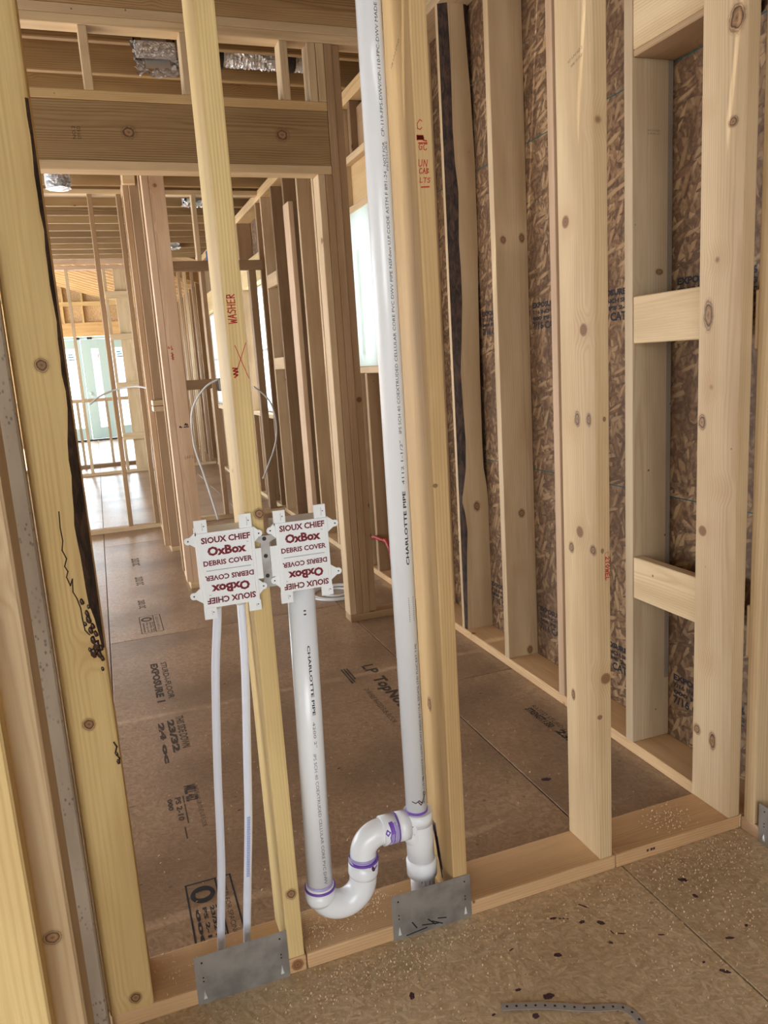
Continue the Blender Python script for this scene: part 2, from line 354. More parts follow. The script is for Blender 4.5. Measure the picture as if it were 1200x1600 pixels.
def at(px, py, plane, val):
    d = (px - 600, py - 800, FPX); r = Vector([sum(AX[i][k] * d[k] for k in range(3)) for i in range(3)]); i = 'XYZ'.index(plane)
    return CAM + r * ((val - CAM[i]) / r[i])
def knot(parent, c, n, ra, rb=None, name='knot'):
    """round knot seated in a board face: c centre, n outward normal, ra across, rb along the grain"""
    rb = rb or ra; ra *= 1.9; rb *= 2.1; n = Vector(n); c = Vector(c) + n * .0005; up = Vector((0, 0, 1)); s = up.cross(n); V = [c]; F = []; UV = [(0, 0)]
    K = 18
    for k in range(K):
        a = 2 * PI * k / K; V.append(c + s * (ra * math.cos(a)) + up * (rb * math.sin(a))); UV.append((math.cos(a), math.sin(a)))
    for k in range(K): F.append((0, 1 + k, 1 + (k + 1) % K))
    o = solid(name, V, F, KNOT, parent); ul = o.data.uv_layers.new(name='UVMap')
    for l in o.data.loops: ul.data[l.index].uv = UV[l.vertex_index]
    return o

W = .037      # board thickness as dressed
ZP = .038     # top of the bottom plates
ZT = 2.745    # underside of the top plates
YF0, YF1 = 1.496, 1.636
XR = 1.508; XS = 1.650

# ================================================================== FLOOR
floor = struct('floor', 'wood strand subfloor of large panels with stamped print and shavings', 'floor')
seams_x = [-3.742, -2.526, -1.310, -.094, 1.122, 2.338]
def panel(x0, x1, y0, y1, mat, tint=(1, 1, 1)):
    g = .0022
    me = box_mesh(x1 - x0 - 2 * g, y1 - y0 - 2 * g, .018, .0012, 1, 'floor_panel'); o = link('floor_panel', me, mat, floor, ((x0 + x1) / 2, (y0 + y1) / 2, -.009))
    j = 1 + random.uniform(-.05, .05); o.color = (tint[0] * j, tint[1] * j, tint[2] * j, 1); return o
for i in range(5):
    off = {3: 4.0, 4: 2.76}.get(i, 2.76 + (i % 2) * 1.24)
    ys = []; y = off
    while y > -3.6: y -= 2.44
    while y < 18.2: ys.append(y); y += 2.44
    ys.append(y)
    x0, x1 = seams_x[i], min(seams_x[i + 1], 1.66)
    for a, b in zip(ys[:-1], ys[1:]):
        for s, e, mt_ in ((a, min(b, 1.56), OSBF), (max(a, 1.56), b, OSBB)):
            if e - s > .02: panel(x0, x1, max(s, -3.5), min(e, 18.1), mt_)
sub = link('floor_joist_bed', box_mesh(5.4, 21.6, .03, 0), DARKLINE, floor, (-1.04, 7.3, -.034))

# prints and stains lying in the floor surface
E0 = .0007
def fprint(body, x, y, length, height, mat=FAINT, bold=0.0, lab=None):   # reads towards the viewer (-Y), tops to +X ; x = baseline, y = far end
    return text_on('printed_text', body, (x, y, E0), (0, -1, 0), (1, 0, 0), length, height, mat, floor, bold, lab)
fprint('LP', .945, 3.10, .10, .055, FAINT, .02); fprint('TopNotch', .928, 2.955, .40, .072, FAINT, .04, 'large printed panel name on the floor')
fprint('DURABLE RATED SUB-FLOOR', .875, 2.86, .34, .022, FAINT)
V, F = ribbon([[(0, 0), (.16, 0)], [(0, .012), (.15, .012)], [(0, .024), (.12, .024)]], .008, (.855, 3.10, E0), (0, -1, 0), (1, 0, 0)); solid('printed_mark', V, F, FAINT, floor)
fprint('RATED STURD-I FLOOR', 1.395, 2.41, .33, .018, FAINT); fprint('STRENGTH 350', 1.36, 2.40, .17, .03, BLACK, .03); fprint('23/32', 1.365, 2.20, .16, .032, BLACK, .04); fprint('90.9', 1.372, 2.035, .12, .03, BLACK, .04)
fprint('QUESTIONS?', 1.405, 2.19, .20, .022, FAINT)
fprint('EXPOSURE 1', .075, 3.60, .46, .034, FAINT, .05); fprint('STURD-I-FLOOR', .122, 3.60, .44, .026, FAINT, .02)
fprint('24 oc', .062, 2.94, .34, .022, FAINT, .06); fprint('23/32', .097, 2.95, .28, .026, FAINT, .06); fprint('THIS SIDE DOWN', .13, 2.97, .28, .03, FAINT, .02)
fprint('MILL 452', .105, 2.42, .10, .038, FAINT, .05); fprint('000', .048, 2.36, .07, .016, FAINT, .05); fprint('PS 2-10', .072, 2.36, .14, .018, FAINT, .04); fprint('TONGUE AND GROOVE SUB-FLOOR', .135, 2.42, .26, .014, FAINT)
V, F = ribbon([[(0, 0), (.16, 0)], [(.18, -.012), (.24, -.012)]], .004, (.098, 2.36, E0), (0, -1, 0), (1, 0, 0)); solid('printed_mark', V, F, FAINT, floor)
def stamp(x, y, L, Wd, ink=BLACK):
    s = L / .2
    V, F = ribbon([[(0, 0), (L, 0)], [(0, 0), (0, Wd)], [(0, Wd), (L, Wd)], [(0, Wd * .66), (L, Wd * .66)], [(L, 0), (L, Wd)]], .0045, (x, y, E0), (0, -1, 0), (1, 0, 0)); solid('printed_frame', V, F, ink, floor, label='rectangular printed grade stamp on the floor')
    # solid oval badge with a light band
    V, F = [], []; K = 22
    for k in range(K): a = 2 * PI * k / K; V.append((x + Wd * .33 + Wd * .27 * math.cos(a), y - L * .2 - L * .13 * math.sin(a), E0))
    for k in range(K): a = 2 * PI * k / K; V.append((x + Wd * .33 + Wd * .17 * math.cos(a), y - L * .2 - L * .06 * math.sin(a), E0))
    F = [(k, (k + 1) % K, K + (k + 1) % K, K + k) for k in range(K)]; solid('printed_badge', V, F, ink, floor)
    for i, (t, f) in enumerate((('000', .1), ('PS 2-10', .26), ('23/32 IN', .42), ('24 OC T&G', .54))):
        text_on('printed_text', t, (x + Wd * f, y - L * .40, E0), (0, -1, 0), (1, 0, 0), L * .56, Wd * .09, ink, floor, .04)
    text_on('printed_text', 'SIZED FOR SPACING', (x + Wd * .76, y - L * .1, E0), (0, -1, 0), (1, 0, 0), L * .8, Wd * .11, FAINT, floor)
stamp(.058, 1.905, .26, .115); stamp(.066, 4.375, .30, .11, FAINT)
for (x, y, s) in ((.075, 4.72, .8), (.085, 5.30, 1.0), (.085, 5.88, 1.1)): fprint('23/32 OC', x, y, .22 * s, .05 * s, FAINT, .03)
for k in range(26):                                 # measuring ticks along the panel edge
    y = 4.4 - k * .1016; V, F = ribbon([[(0, 0), (.022 if k % 4 else .04, 0)]], .0025, (-.088, y, E0), (1, 0, 0), (0, 1, 0)); solid('printed_tick', V, F, FAINT, floor)
def blob(x, y, a, b, ang, name='primer_stain', mat=PRIMERSPOT, par=None, z=E0):
    K = 14; V = [(x, y, z)]; ca, sa = math.cos(ang), math.sin(ang); ph = random.uniform(0, 6)
    for k in range(K):
        t = 2 * PI * k / K; j = 1 + .2 * math.sin(2 * t + ph) + .12 * math.sin(5 * t + ph); u, v = a * j * math.cos(t), b * j * math.sin(t); V.append((x + u * ca - v * sa, y + u * sa + v * ca, z))
    return solid(name, V, [(0, 1 + k, 1 + (k + 1) % K) for k in range(K)], mat, par or floor)
random.seed(11)
for x, y, a, b, g in ((.858, 1.406, .011, .006, 0), (.872, 1.399, .005, .003, 0), (.880, 1.396, .004, .003, 0), (.888, 1.391, .004, .003, 0), (.912, 1.368, .010, .007, .5), (.950, 1.348, .013, .009, -.5), (.946, 1.412, .017, .004, -1.0),
                      (.932, 1.288, .006, .009, .3), (.972, 1.300, .014, .003, -.4), (.955, 1.312, .003, .009, 0), (.805, 1.304, .011, .010, -.8), (.677, 1.255, .008, .006, 0), (.726, 1.215, .015, .012, -.4), (.676, 1.183, .012, .008, 0),
                      (1.221, 1.389, .018, .010, -.4), (1.208, 1.33, .008, .01, .7), (1.242, 1.205, .007, .005, 0), (1.078, 1.158, .006, .004, 0), (.466, 1.332, .009, .012, -.5), (1.05, 1.26, .012, .003, -.3), (.72, 1.36, .009, .003, .3),
                      (1.18, 1.19, .014, .006, -.5), (1.10, 1.12, .016, .007, -.6), (.60, 1.22, .006, .004, 0), (.84, 1.13, .012, .003, .4), (.77, 2.02, .016, .008, .4), (.60, 2.3, .008, .004, 0), (1.17, 1.94, .02, .014, 0), (1.28, 2.6, .006, .005, 0),
                      (.40, 2.35, .01, .005, 0), (.48, 2.9, .012, .004, .8), (.36, 3.2, .008, .004, 0), (.25, 2.2, .008, .004, .3), (.29, 1.80, .01, .01, 0)): blob(x, y, a * .72, b * .72, g)
for p in (((985, 1365), (1000, 1388)), ((1008, 1382), (1012, 1400))): pass
# shavings: many curled slivers, one object per area
def shavings(name, label, n, spots, zf, smin=.003, smax=.009):
    V, F = [], []
    for i in range(n):
        cx, cy, rx, ry = random.choice(spots); x = random.gauss(cx, rx); y = random.gauss(cy, ry); z = zf(x, y)
        if z is None: continue
        L = random.uniform(smin, smax); wd = L * random.uniform(.18, .45); a = random.uniform(0, PI); dx, dy = math.cos(a), math.sin(a); h = random.uniform(.0006, .003); k = len(V)
        for t, zz in ((-1, 0), (0, h), (1, .0004)):
            for s in (-1, 1): V.append((x + dx * L * t / 2 - dy * wd * s / 2, y + dy * L * t / 2 + dx * wd * s / 2, z + .0008 + zz))
        F += [(k, k + 1, k + 3, k + 2), (k + 2, k + 3, k + 5, k + 4)]
    o = solid(name, V, F, CHIP, None); o['kind'] = 'stuff'; o['label'] = label; o['category'] = 'wood shavings'; return o
def zfloor(x, y): return None if (.58 < x < .92 and 1.0 < y < 1.26) or (YF0 - .006 < y < YF1 + .006 or x > XR - .01) else 0.0
shavings('wood_shavings', 'pale wood shavings strewn over the near floor before the plate', 2600, [(.50, 1.44, .16, .03), (.9, 1.2, .35, .18), (1.25, 1.33, .14, .1), (1.35, 1.44, .1, .05), (1.3, 1.2, .2, .15), (.6, 1.3, .3, .1), (.35, 1.42, .12, .05), (1.1, 1.43, .3, .03)], zfloor, .0025, .0085)
shavings('wood_shavings', 'thin scatter of wood shavings on the hall floor beyond the wall', 420, [(.4, 1.9, .3, .2), (.7, 2.3, .3, .4), (1.2, 2.2, .2, .5), (.3, 2.8, .3, .6)], lambda x, y: 0.0 if (y > 1.65 and x < XR - .01 and x > -.4 and y < 3.6) else None, .003, .009)
shavings('wood_shavings', 'heap of drill shavings on the bottom plate under the drain trap', 500, [(.40, 1.57, .05, .03), (.46, 1.60, .035, .02), (.33, 1.55, .03, .03), (1.32, 1.57, .04, .03)], lambda x, y: ZP if (.285 < x < 1.46 and YF0 + .004 < y < YF1 - .004 and not .64 < x < .69) else None, .003, .008)
shavings('wood_shavings', 'sparse shavings on the left part of the bottom plate', 60, [(-.01, 1.57, .02, .04), (.1, 1.58, .07, .03)], lambda x, y: ZP if (-.04 < x < .235 and YF0 + .004 < y < YF1 - .004) else None, .003, .008)

# ================================================================== FRONT WALL (nearest partition)
wf = struct('wall_front', 'open stud partition across the near foreground holding the plumbing', 'wall')
for a, b, t in ((-.130, .281, 'pink'), (.283, 1.101, 'pink'), (1.103, XR - .001, 'brown')): board('bottom_plate', a, b, YF0, YF1, 0, ZP, wf, {'pink': (1.08, .96, .86), 'brown': (.98, .82, .70)}[t], bev=.004, seg=2)
st_w = board('stud', .241, .278, YF0, YF1, ZP, ZT, wf, 'yellow', seg=2, bev=.004, label='yellow stud between the two white boxes with red marker lettering')
st_2 = board('stud', .645, .682, YF0, YF1, ZP, ZT, wf, 'honey', seg=2, bev=.004, label='stud right of the tall white pipe with red notes')
st_3 = board('stud', 1.054, 1.091, YF0, YF1, ZP, ZT, wf, 'pale', seg=2, bev=.004, label='pale stud with a word written downward in red')
st_4 = board('stud', 1.467, 1.505, YF0, YF1, ZP, ZT, wf, 'mid', seg=2, bev=.004, label='broad end stud against the outside wall with large knots')
# left end stud, flat, with a bark edge
ZL = [(ZP, 0), (.574, 0), (.70, .001), (.82, .0015), (.854, .005), (.90, .011), (.933, .0155), (1.025, .0185), (1.085, .0175), (1.144, .0145), (1.201, .0115), (1.269, .0042), (1.42, .0030), (1.601, .0032), (1.745, .0030), (1.82, .0015), (2.2, .001), (ZT, 0)]
V, F, MI = [], [], []
NZ = 90
def lerp(tab, z):
    for (a, b), (c, d) in zip(tab[:-1], tab[1:]):
        if a <= z <= c: return b + (d - b) * (z - a) / (c - a)
    return tab[-1][1]
for i in range(NZ + 1):
    z = ZP + (ZT - ZP) * i / NZ; wv = lerp(ZL, z); wob = .0012 * math.sin(z * 43) * (wv > .003) + .0008 * math.sin(z * 91) * (wv > .003); wv = max(0, wv + wob)
    xr = -.0455
    sec = [(-.132, YF0 + .004), (-.128, YF0), (-.120, YF0), (xr - wv * 1.25 - .010, YF0), (xr - wv - .003, YF0 + .0012), (xr - wv * .55, YF0 + .003 + wv * .45), (xr, YF0 + .005 + wv * 1.1), (xr, YF0 + .038), (-.132, YF0 + .038)]
    V += [(x, y, z) for x, y in sec]
n = 9
for i in range(NZ):
    z = ZP + (ZT - ZP) * (i + .5) / NZ; wv = lerp(ZL, z)
    for k in range(n):
        a = i * n + k; b = i * n + (k + 1) % n; F.append((a, b, b + n, a + n)); MI.append(1 if (k in (4, 5) and wv > .0025) else 0)
F.append(tuple(range(n - 1, -1, -1))); F.append(tuple(NZ * n + k for k in range(n))); MI += [0, 0]
st_l = solid('stud', V, F, [LUM, BARK], wf, False, MI, 'yellow end stud with a strip of dark bark down its edge'); st_l.color = (*PINE['yellow'], 1)
board('stud', -.132, -.046, YF0 + .039, YF1, ZP, ZT, wf, 'honey')
for c, a, b in (((65, 571), .0085, .0085), ((139, 1132), .0085, .0085), ((212, 1559), .009, .009)): knot(st_l, at(*c, 'Y', YF0), (0, -1, 0), a, b)
knot(st_w, at(405, 803, 'Y', YF0), (0, -1, 0), .008); knot(st_w, at(455, 1397, 'Y', YF0), (0, -1, 0), .0085)
# pitch crack on the bark-edged stud
crack = [(128, 895), (133, 925), (129, 950), (137, 972), (131, 990), (140, 1006), (147, 1030), (152, 1050)]
pts = [(131 - 9, 845), (123, 870), (125, 893), (128, 905), (131, 918), (129, 925), (136, 937), (131, 946), (136, 955), (134, 962), (141, 972), (140, 985)]
P2 = [at(x - 30, y - 45, 'Y', YF0 - .0006) for x, y in pts]
P2 = [at(x, y, 'Y', YF0 - .0006) for x, y in ((92, 800), (94, 825), (98, 845), (97, 860), (104, 873), (101, 885), (106, 893), (104, 902), (110, 915), (113, 905), (114, 925), (120, 935), (126, 950), (129, 968), (133, 985), (140, 992))]
V, F = ribbon([[(p.x, p.z) for p in P2]], .0022, (0, YF0 - .0006, 0), (1, 0, 0), (0, 0, 1)); solid('pitch_crack', V, F, BARK, st_l)
def lump(name, c, r, mat, parent, sx=1, sz=1.6):
    bm = bmesh.new(); bmesh.ops.create_icosphere(bm, subdivisions=2, radius=r)
    for v in bm.verts: v.co += v.co.normalized() * noise.noise(v.co * 260) * r * .6; v.co.x *= sx; v.co.z *= sz; v.co.y *= .5
    me = mesh_of(bm, name, True); V = [tuple(v.co + Vector(c)) for v in me.vertices]; F = [tuple(f.vertices) for f in me.polygons]; D.meshes.remove(me)
    return solid(name, V, F, mat, parent, True)
PITCH = simple('pitch', (.05, .022, .012), .12)
for (x, y, r) in ((128, 940, .004), (139, 968, .005), (146, 1000, .005), (152, 1008, .006), (158, 1012, .004), (147, 1020, .006), (160, 1028, .004), (138, 948, .003), (145, 978, .004), (150, 990, .004), (160, 1045, .003), (136, 958, .004), (133, 975, .003), (142, 985, .0045), (149, 1012, .004), (140, 1015, .003), (156, 1022, .005), (185, 1190, .0035), (182, 1178, .003)): lump('pitch_pocket', at(x, y, 'Y', YF0 - .0005), r, PITCH, st_l)
V, F = ribbon([[(0, 0), (.004, -.01), (.0, -.022), (.006, -.035), (.004, -.045)]], .003, at(178, 1160, 'Y', YF0 - .0006), (1, 0, 0), (0, 0, 1)); solid('pitch_crack', V, F, BARK, st_l)
# handwriting on the front faces
FY = YF0 - .0006
p0 = at(370, 505, 'Y', FY); p1 = at(361, 458, 'Y', FY); handwrite('marker_writing', 'WASHER', (p0.x, FY, p0.z), (0, 0, 1), (-1, 0, 0), p1.z - p0.z, .0145, .0020, RED, st_w, label='red marker word WASHER reading upward', slant=0)
a, b, c, d = (at(*q, 'Y', FY) for q in ((367, 540), (389, 591), (384, 536), (370, 580)))
V, F = ribbon([[(a.x, a.z), (b.x, b.z)], [(c.x, c.z), (d.x, d.z)]], .0014, (0, FY, 0), (1, 0, 0), (0, 0, 1)); solid('marker_cross', V, F, RED, st_w, label='red marker X')
e = at(368, 582, 'Y', FY); V, F = ribbon([[(-.004, .008), (.003, .007), (-.003, .003), (.004, .001), (-.003, -.003), (.003, -.005), (-.002, -.009)]], .003, e, (1, 0, 0), (0, 0, 1)); solid('marker_scribble', V, F, RED, st_w)
def hw(word, px0, py, px1, py1, par=st_2):
    a = at(px0, py, 'Y', FY); b = at(px1, py1, 'Y', FY); return handwrite('marker_writing', word, (a.x, FY, a.z), (1, 0, 0), (0, 0, 1), b.x - a.x, b.z - a.z, .0016, RED, par)
hw('C', 651, 202, 661, 187); hw('GC', 654, 234, 668, 224); hw('UN', 654, 260, 669, 250); hw('CAB', 655, 271, 671, 263); hw('LTS', 656, 285, 673, 278)
a = at(652, 217, 'Y', FY); V, F = ribbon([[(0, 0), (0, .006), (.012, .006), (.002, .004), (.013, .003), (.001, .001), (.013, 0), (.0, -.001)], [(.013, -.002), (.019, -.003)], [(.003, -.0075), (.020, -.0068)], [(.004, -.089), (.020, -.088)]], .0028, a, (1, 0, 0), (0, 0, 1)); solid('marker_scribble', V, F, RED, st_2)
a = at(947, 870, 'Y', FY); b = at(951, 908, 'Y', FY); handwrite('marker_writing', '2TOWEL', (a.x - .001, FY, a.z), (0, 0, -1), (1, 0, 0), a.z - b.z, .0100, .0022, RED, st_3, label='small red word written downward', slant=0)
V, F = ribbon([[(.006, .012), (-.003, .008), (-.003, -.055)], [(.006, .012), (.006, .004)]], .0009, (a.x, FY, a.z), (1, 0, 0), (0, 0, 1)); solid('marker_bracket', V, F, RED, st_3)
for sx, sy, ln, ht, par in ((888, 100, .09, .006, st_3),): 
    a = at(sx, sy, 'X', 1.0535); text_on('grade_stamp', 'HT S-P-F KD 2', a, (0, -.97, .24), (0, .24, .97), ln * .6, ht, FAINT, par); text_on('grade_stamp', 'WMI 119 STUD', a + Vector((0, -.01, -.012)), (0, -.97, .24), (0, .24, .97), ln * .5, ht, FAINT, par)
a = at(612, 108, 'X', .6445); text_on('grade_stamp', '108 S-P-F STUD', a, (0, -.8, .6), (0, .6, .8), .06, .007, FAINT, st_2)
for c, pl, vv, nrm, ra, rb, par in (((1152, 28), 'X', 1.4665, (-1, 0, 0), .018, .020, st_4), ((1146, 190), 'X', 1.4665, (-1, 0, 0), .011, .008, st_4), ((1107, 493), 'X', 1.4665, (-1, 0, 0), .012, .024, st_4), ((1097, 660), 'X', 1.4665, (-1, 0, 0), .010, .013, st_4), ((1089, 1139), 'X', 1.4665, (-1, 0, 0), .010, .010, st_4), ((1113, 1158), 'X', 1.4665, (-1, 0, 0), .009, .017, st_4),
                          ((902, 655), 'X', 1.0535, (-1, 0, 0), .008, .012, st_3), ((920, 656), 'X', 1.0535, (-1, 0, 0), .007, .010, st_3), ((927, 860), 'X', 1.0535, (-1, 0, 0), .009, .008, st_3), ((893, 855), 'X', 1.0535, (-1, 0, 0), .008, .009, st_3), ((896, 1085), 'X', 1.0535, (-1, 0, 0), .006, .010, st_3),
                          ((937, 1121), 'Y', YF0, (0, -1, 0), .005, .004, st_3), ((944, 655), 'Y', YF0, (0, -1, 0), .003, .004, st_3), ((941, 861), 'Y', YF0, (0, -1, 0), .003, .004, st_3),
                          ((680, 759), 'Y', YF0, (0, -1, 0), .004, .003, st_2), ((671, 1100), 'X', .6445, (-1, 0, 0), .008, .011, st_2), ((631, 893), 'X', .6445, (-1, 0, 0), .006, .012, st_2)): knot(par, at(*c, pl, vv), nrm, ra, rb)
for z0, z1, y0, y1, t in ((1.322, 1.457, 1.670, 1.945, 'mid'), (.534, .670, 1.678, 1.945, 'mid'), (2.10, 2.24, 1.675, 1.945, 'mid')): pass
for n_, (a, b) in enumerate(((ZT, ZT + .038), (ZT + .038, ZT + .076))): board('top_plate', -1.2, XS, YF0, YF1, a, b, wf, 'mid')
# dark primer runs on the stud beside the drain tee
V, F = ribbon([[(0, 0), (-.012, -.03), (-.03, -.07)], [(-.012, -.02), (-.02, -.08)], [(.004, -.01), (-.03, -.10)], [(-.02, -.03), (-.04, -.10)], [(-.01, .0), (-.035, -.11)], [(-.004, -.01), (-.038, -.125)]], .008, (.6444, 1.60, .20), (0, 1, 0), (0, 0, 1)); solid('primer_run', V, F, PRIMERSPOT, st_2)
for p in ((820, 1345), (830, 1340)):
    pass
a = at(1012, 1325, 'Y', FY); 
for dx in (0, .012, .02): V = [(a.x + dx + .004 * math.cos(t * PI / 4), FY, .022 + .004 * math.sin(t * PI / 4)) for t in range(8)]; solid('primer_stain', V, [tuple(range(8))], PRIMERSPOT, wf)

# ================================================================== LEFT NEAR BOARDS
wl = struct('wall_left', 'stack of door framing boards at the left edge closest to the viewer', 'wall')
b2 = board('stud', -.1615, -.1175, 1.0, 1.09, 0, ZT, wl, (.90, .90, .88), seg=3, bev=.009, label='knotty grey-tan board second from the left edge')
board('stud', -.255, -.1535, .955, .9925, 0, ZT, wl, 'yellow', seg=3, bev=.008, label='bright yellow board at the left edge')
board('stud', -.33, -.1335, YF0 - .03, YF0 + .008, 0, ZT, wl, 'mid', WEATH, label='grey speckled weathered board')
knot(b2, at(82, 1465, 'Y', 1.0), (0, -1, 0), .0085, .007)

# ================================================================== RIGHT WALL (outside wall with sheathing)
wr = struct('wall_right', 'outside wall of deep studs backed by rough brown strand board', 'wall')
def sheath(y0, y1, z0, z1, nm='sheathing_panel'):
    if y1 - y0 < .02 or z1 - z0 < .02: return
    me = box_mesh(.011, y1 - y0 - .003, z1 - z0 - .003, .001, 1, nm); o = link(nm, me, OSBW, wr, (XS + .0065, (y0 + y1) / 2, (z0 + z1) / 2)); o.color = (1, 1, 1, 1)
wins = [(4.195, 4.56, 1.295, 2.165), (7.16, 8.10, .89, 2.10), (10.0, 11.2, .87, 2.08)]
ys = [-3.5, -1.1, .10, 1.32, 2.54, 3.76, 4.98, 6.2, 7.42, 8.64, 9.86, 11.08, 12.3, 14.74, 17.2, 18.1]
cuts = sorted(set(ys + [v for w_ in wins for v in w_[:2]]))
for a, b in zip(cuts[:-1], cuts[1:]):
    hit = [w_ for w_ in wins if a >= w_[0] - 1e-6 and b <= w_[1] + 1e-6]
    if hit: sheath(a, b, -.02, hit[0][2]); sheath(a, b, hit[0][3], 3.1)
    else: sheath(a, b, -.02, 2.44); sheath(a, b, 2.44, 3.1)
board('bottom_plate', XR, XS, -.6, 1.494, 0, ZP, wr, 'pink'); board('bottom_plate', XR, XS, 1.496, 4.9, 0, ZP, wr, (1.12, 1.0, .88)); board('bottom_plate', XR, XS, 4.902, 11.3, 0, ZP, wr, 'pale')
for a in (ZT, ZT + .038): board('top_plate', XR, XS, -.6, 3.9, a, a + ZP, wr, 'mid'); board('top_plate', XR, XS, 3.9, 11.3, a, a + ZP, wr, 'honey')
tints = {1.953: 'grey', 2.355: 'pink', 2.775: 'mid', 3.60: 'mid'}
for y, t in tints.items():
    s = board('stud', XR, XS, y, y + W, ZP, ZT, wr, t, seg=2)
    if y == 1.953: sA = s; s['label'] = 'stud with bluish grey stained edge behind the short blocks'
    if y == 2.775: knot(s, at(840, 212, 'Y', y), (0, -1, 0), .009, .011); knot(s, at(786, 375, 'Y', y), (0, -1, 0), .009, .010); knot(s, at(815, 372, 'Y', y), (0, -1, 0), .009, .012); knot(s, at(815, 802, 'Y', y), (0, -1, 0), .011, .012); knot(s, at(828, 1015, 'Y', y), (0, -1, 0), .010, .012)
V, F = ribbon([[(0, 0), (0, 2.4)]], .018, (1.640, 1.9525, .25), (1, 0, 0), (0, 0, 1)); solid('blue_stain', V, F, make_ink('blue_stain', (.20, .22, .24), .38), sA)
knot(sA, at(1030, 425, 'Y', 1.953), (0, -1, 0), .010, .006); a = at(1012, 205, 'Y', 1.9523); text_on('grade_stamp', 'HT S-P-F KD', a, (1, 0, 0), (0, 0, 1), .042, .005, FAINT, sA); text_on('grade_stamp', '2 WMI 119', a - Vector((0, 0, .008)), (1, 0, 0), (0, 0, 1), .042, .004, FAINT, sA)
# waney stud
EL = [(ZP, .010, .1420), (.26, .016, .1420), (.40, .022, .1420), (.516, .030, .1420), (.60, .022, .1420), (.663, .008, .1420), (.72, .020, .138), (.804, .034, .1250), (.936, .040, .1230), (1.10, .034, .124), (1.252, .030, .1250), (1.40, .042, .128), (1.558, .052, .1310), (1.70, .052, .135), (1.80, .048, .139), (2.01, .056, .1390), (2.13, .045, .1400), (2.265, .041, .1350), (2.40, .043, .131), (2.489, .044, .1260), (2.6, .043, .120), (ZT, .04, .112)]
V, F, MI = [], [], []; NZ = 110; YE = 3.19
for i in range(NZ + 1):
    z = ZP + (ZT - ZP) * i / NZ; l = lerp([(a, b) for a, b, c in EL], z); r = lerp([(a, c) for a, b, c in EL], z)
    V += [(XR, YE + W, z), (XR, YE + .030, z), (XR + .004, YE + .022, z), (XR + l * .6, YE + .008, z), (XR + l, YE, z), (XR + r, YE, z), (XR + r + (.142 - r) * .6, YE + .006, z), (XS - .0005, YE + .018, z), (XS - .0005, YE + W, z)]
n = 9
for i in range(NZ):
    for k in range(n): a = i * n + k; b = i * n + (k + 1) % n; F.append((a, b, b + n, a + n)); MI.append(1 if k in (2, 3, 5, 6) else 0)
F.append(tuple(range(n - 1, -1, -1))); F.append(tuple(NZ * n + k for k in range(n))); MI += [0, 0]
sE = solid('stud', V, F, [LUM, BARK], wr, False, MI, 'stud with wavy dark bark down both edges'); sE.color = (*PINE['mid'], 1); knot(sE, at(745, 791, 'Y', YE), (0, -1, 0), .012, .016)
# short blocks between end stud and first deep stud
for z0, z1, t in ((1.322, 1.457, 'pale'), (.535, .668, 'pale'), (2.118, 2.258, 'pale')): board('block', XR, XR + .037, 1.638, 1.951, z0, z1, wr, t)
board('block', XR + .001, XS, 1.638, 1.951, 2.10, 2.118, wr, 'brown')
board('block', XR + .037, XS - .001, 1.638, 1.951, 2.222, 2.258, wr, 'mid')
board('stud', XR, XS, 1.447, 1.484, ZP, ZT, wr, 'pale', seg=2, label='stud past the end of the partition at the right edge'); board('stud', XR, XS, 1.04, 1.077, ZP, ZT, wr, 'mid'); board('stud', XR, XS, .63, .667, ZP, ZT, wr, 'mid')
for z0, z1 in ((1.29, 1.43), (.50, .64)): board('block', XR + .002, XR + .04, 1.484, 1.496, z0, z1, wr, 'pale')
# framing round the small window and on down the hall
for y in (3.79, 4.158, 4.563, 4.601, 5.0, 5.25, 5.655, 6.07, 6.48, 6.89): board('stud', XR, XS, y, y + W, ZP, ZT, wr, random.choice(['brown', 'mid', 'dark', 'brown']))
board('stud', XR - .038, XR, 5.80, 5.965, ZP, ZT - .25, wr, (1.2, 1.18, 1.3), label='board standing proud of the hall studs, window light put into its tint')  # raised tint stands in for window light caught by this board
board('nailer', XR, XS, 4.197, 4.561, 1.252, 1.290, wr, 'mid'); board('header', XR, XS, 4.197, 4.561, 2.168, 2.203, wr, 'pale')
board('header', XR + .04, XR + .078, 4.197, 4.561, 2.203, 2.437, wr, 'honey'); board('header', XR, XS, 4.197, 4.561, 2.437, 2.475, wr, 'pale'); board('stud', XR, XS, 4.40, 4.437, 2.475, ZT, wr, 'dark')
board('header', XR + .04, XR + .078, 4.197, 4.561, 2.475, 2.71, wr, 'brown'); board('stud', XR, XS, 4.40, 4.437, ZP, 1.252, wr, 'brown')
for y in (7.12, 8.105, 8.5, 8.9, 9.3, 9.7, 9.96, 11.2, 11.7, 12.1, 12.5, 12.9, 13.3, 13.7, 14.1, 14.5, 14.9, 15.3, 15.7, 16.1, 16.5, 16.9, 17.3, 17.7): board('stud', XR, XS, y, y + W, ZP, ZT, wr, random.choice(['brown', 'mid', 'pale']))
for (y0, y1, z0, z1) in wins[1:]:
    board('sill', XR, XS, y0, y1, z0 - .04, z0 - .003, wr, 'pale'); board('header', XR, XR + .038, y0, y1, z1 + .003, z1 + .24, wr, 'yellow'); board('header', XR + .04, XS, y0, y1, z1 + .003, z1 + .04, wr, 'yellow')
    y = y0 + .25
    while y < y1 - .1: board('stud', XR, XS, y, y + W, ZP, z0 - .04, wr, 'brown'); y += .4
for z0, z1, y in ((1.30, 1.40, 6.485), (1.99, 2.10, 6.485)): board('block', XR - .002, XR + .04, 6.517, 6.888, z0, z1, wr, 'pale')
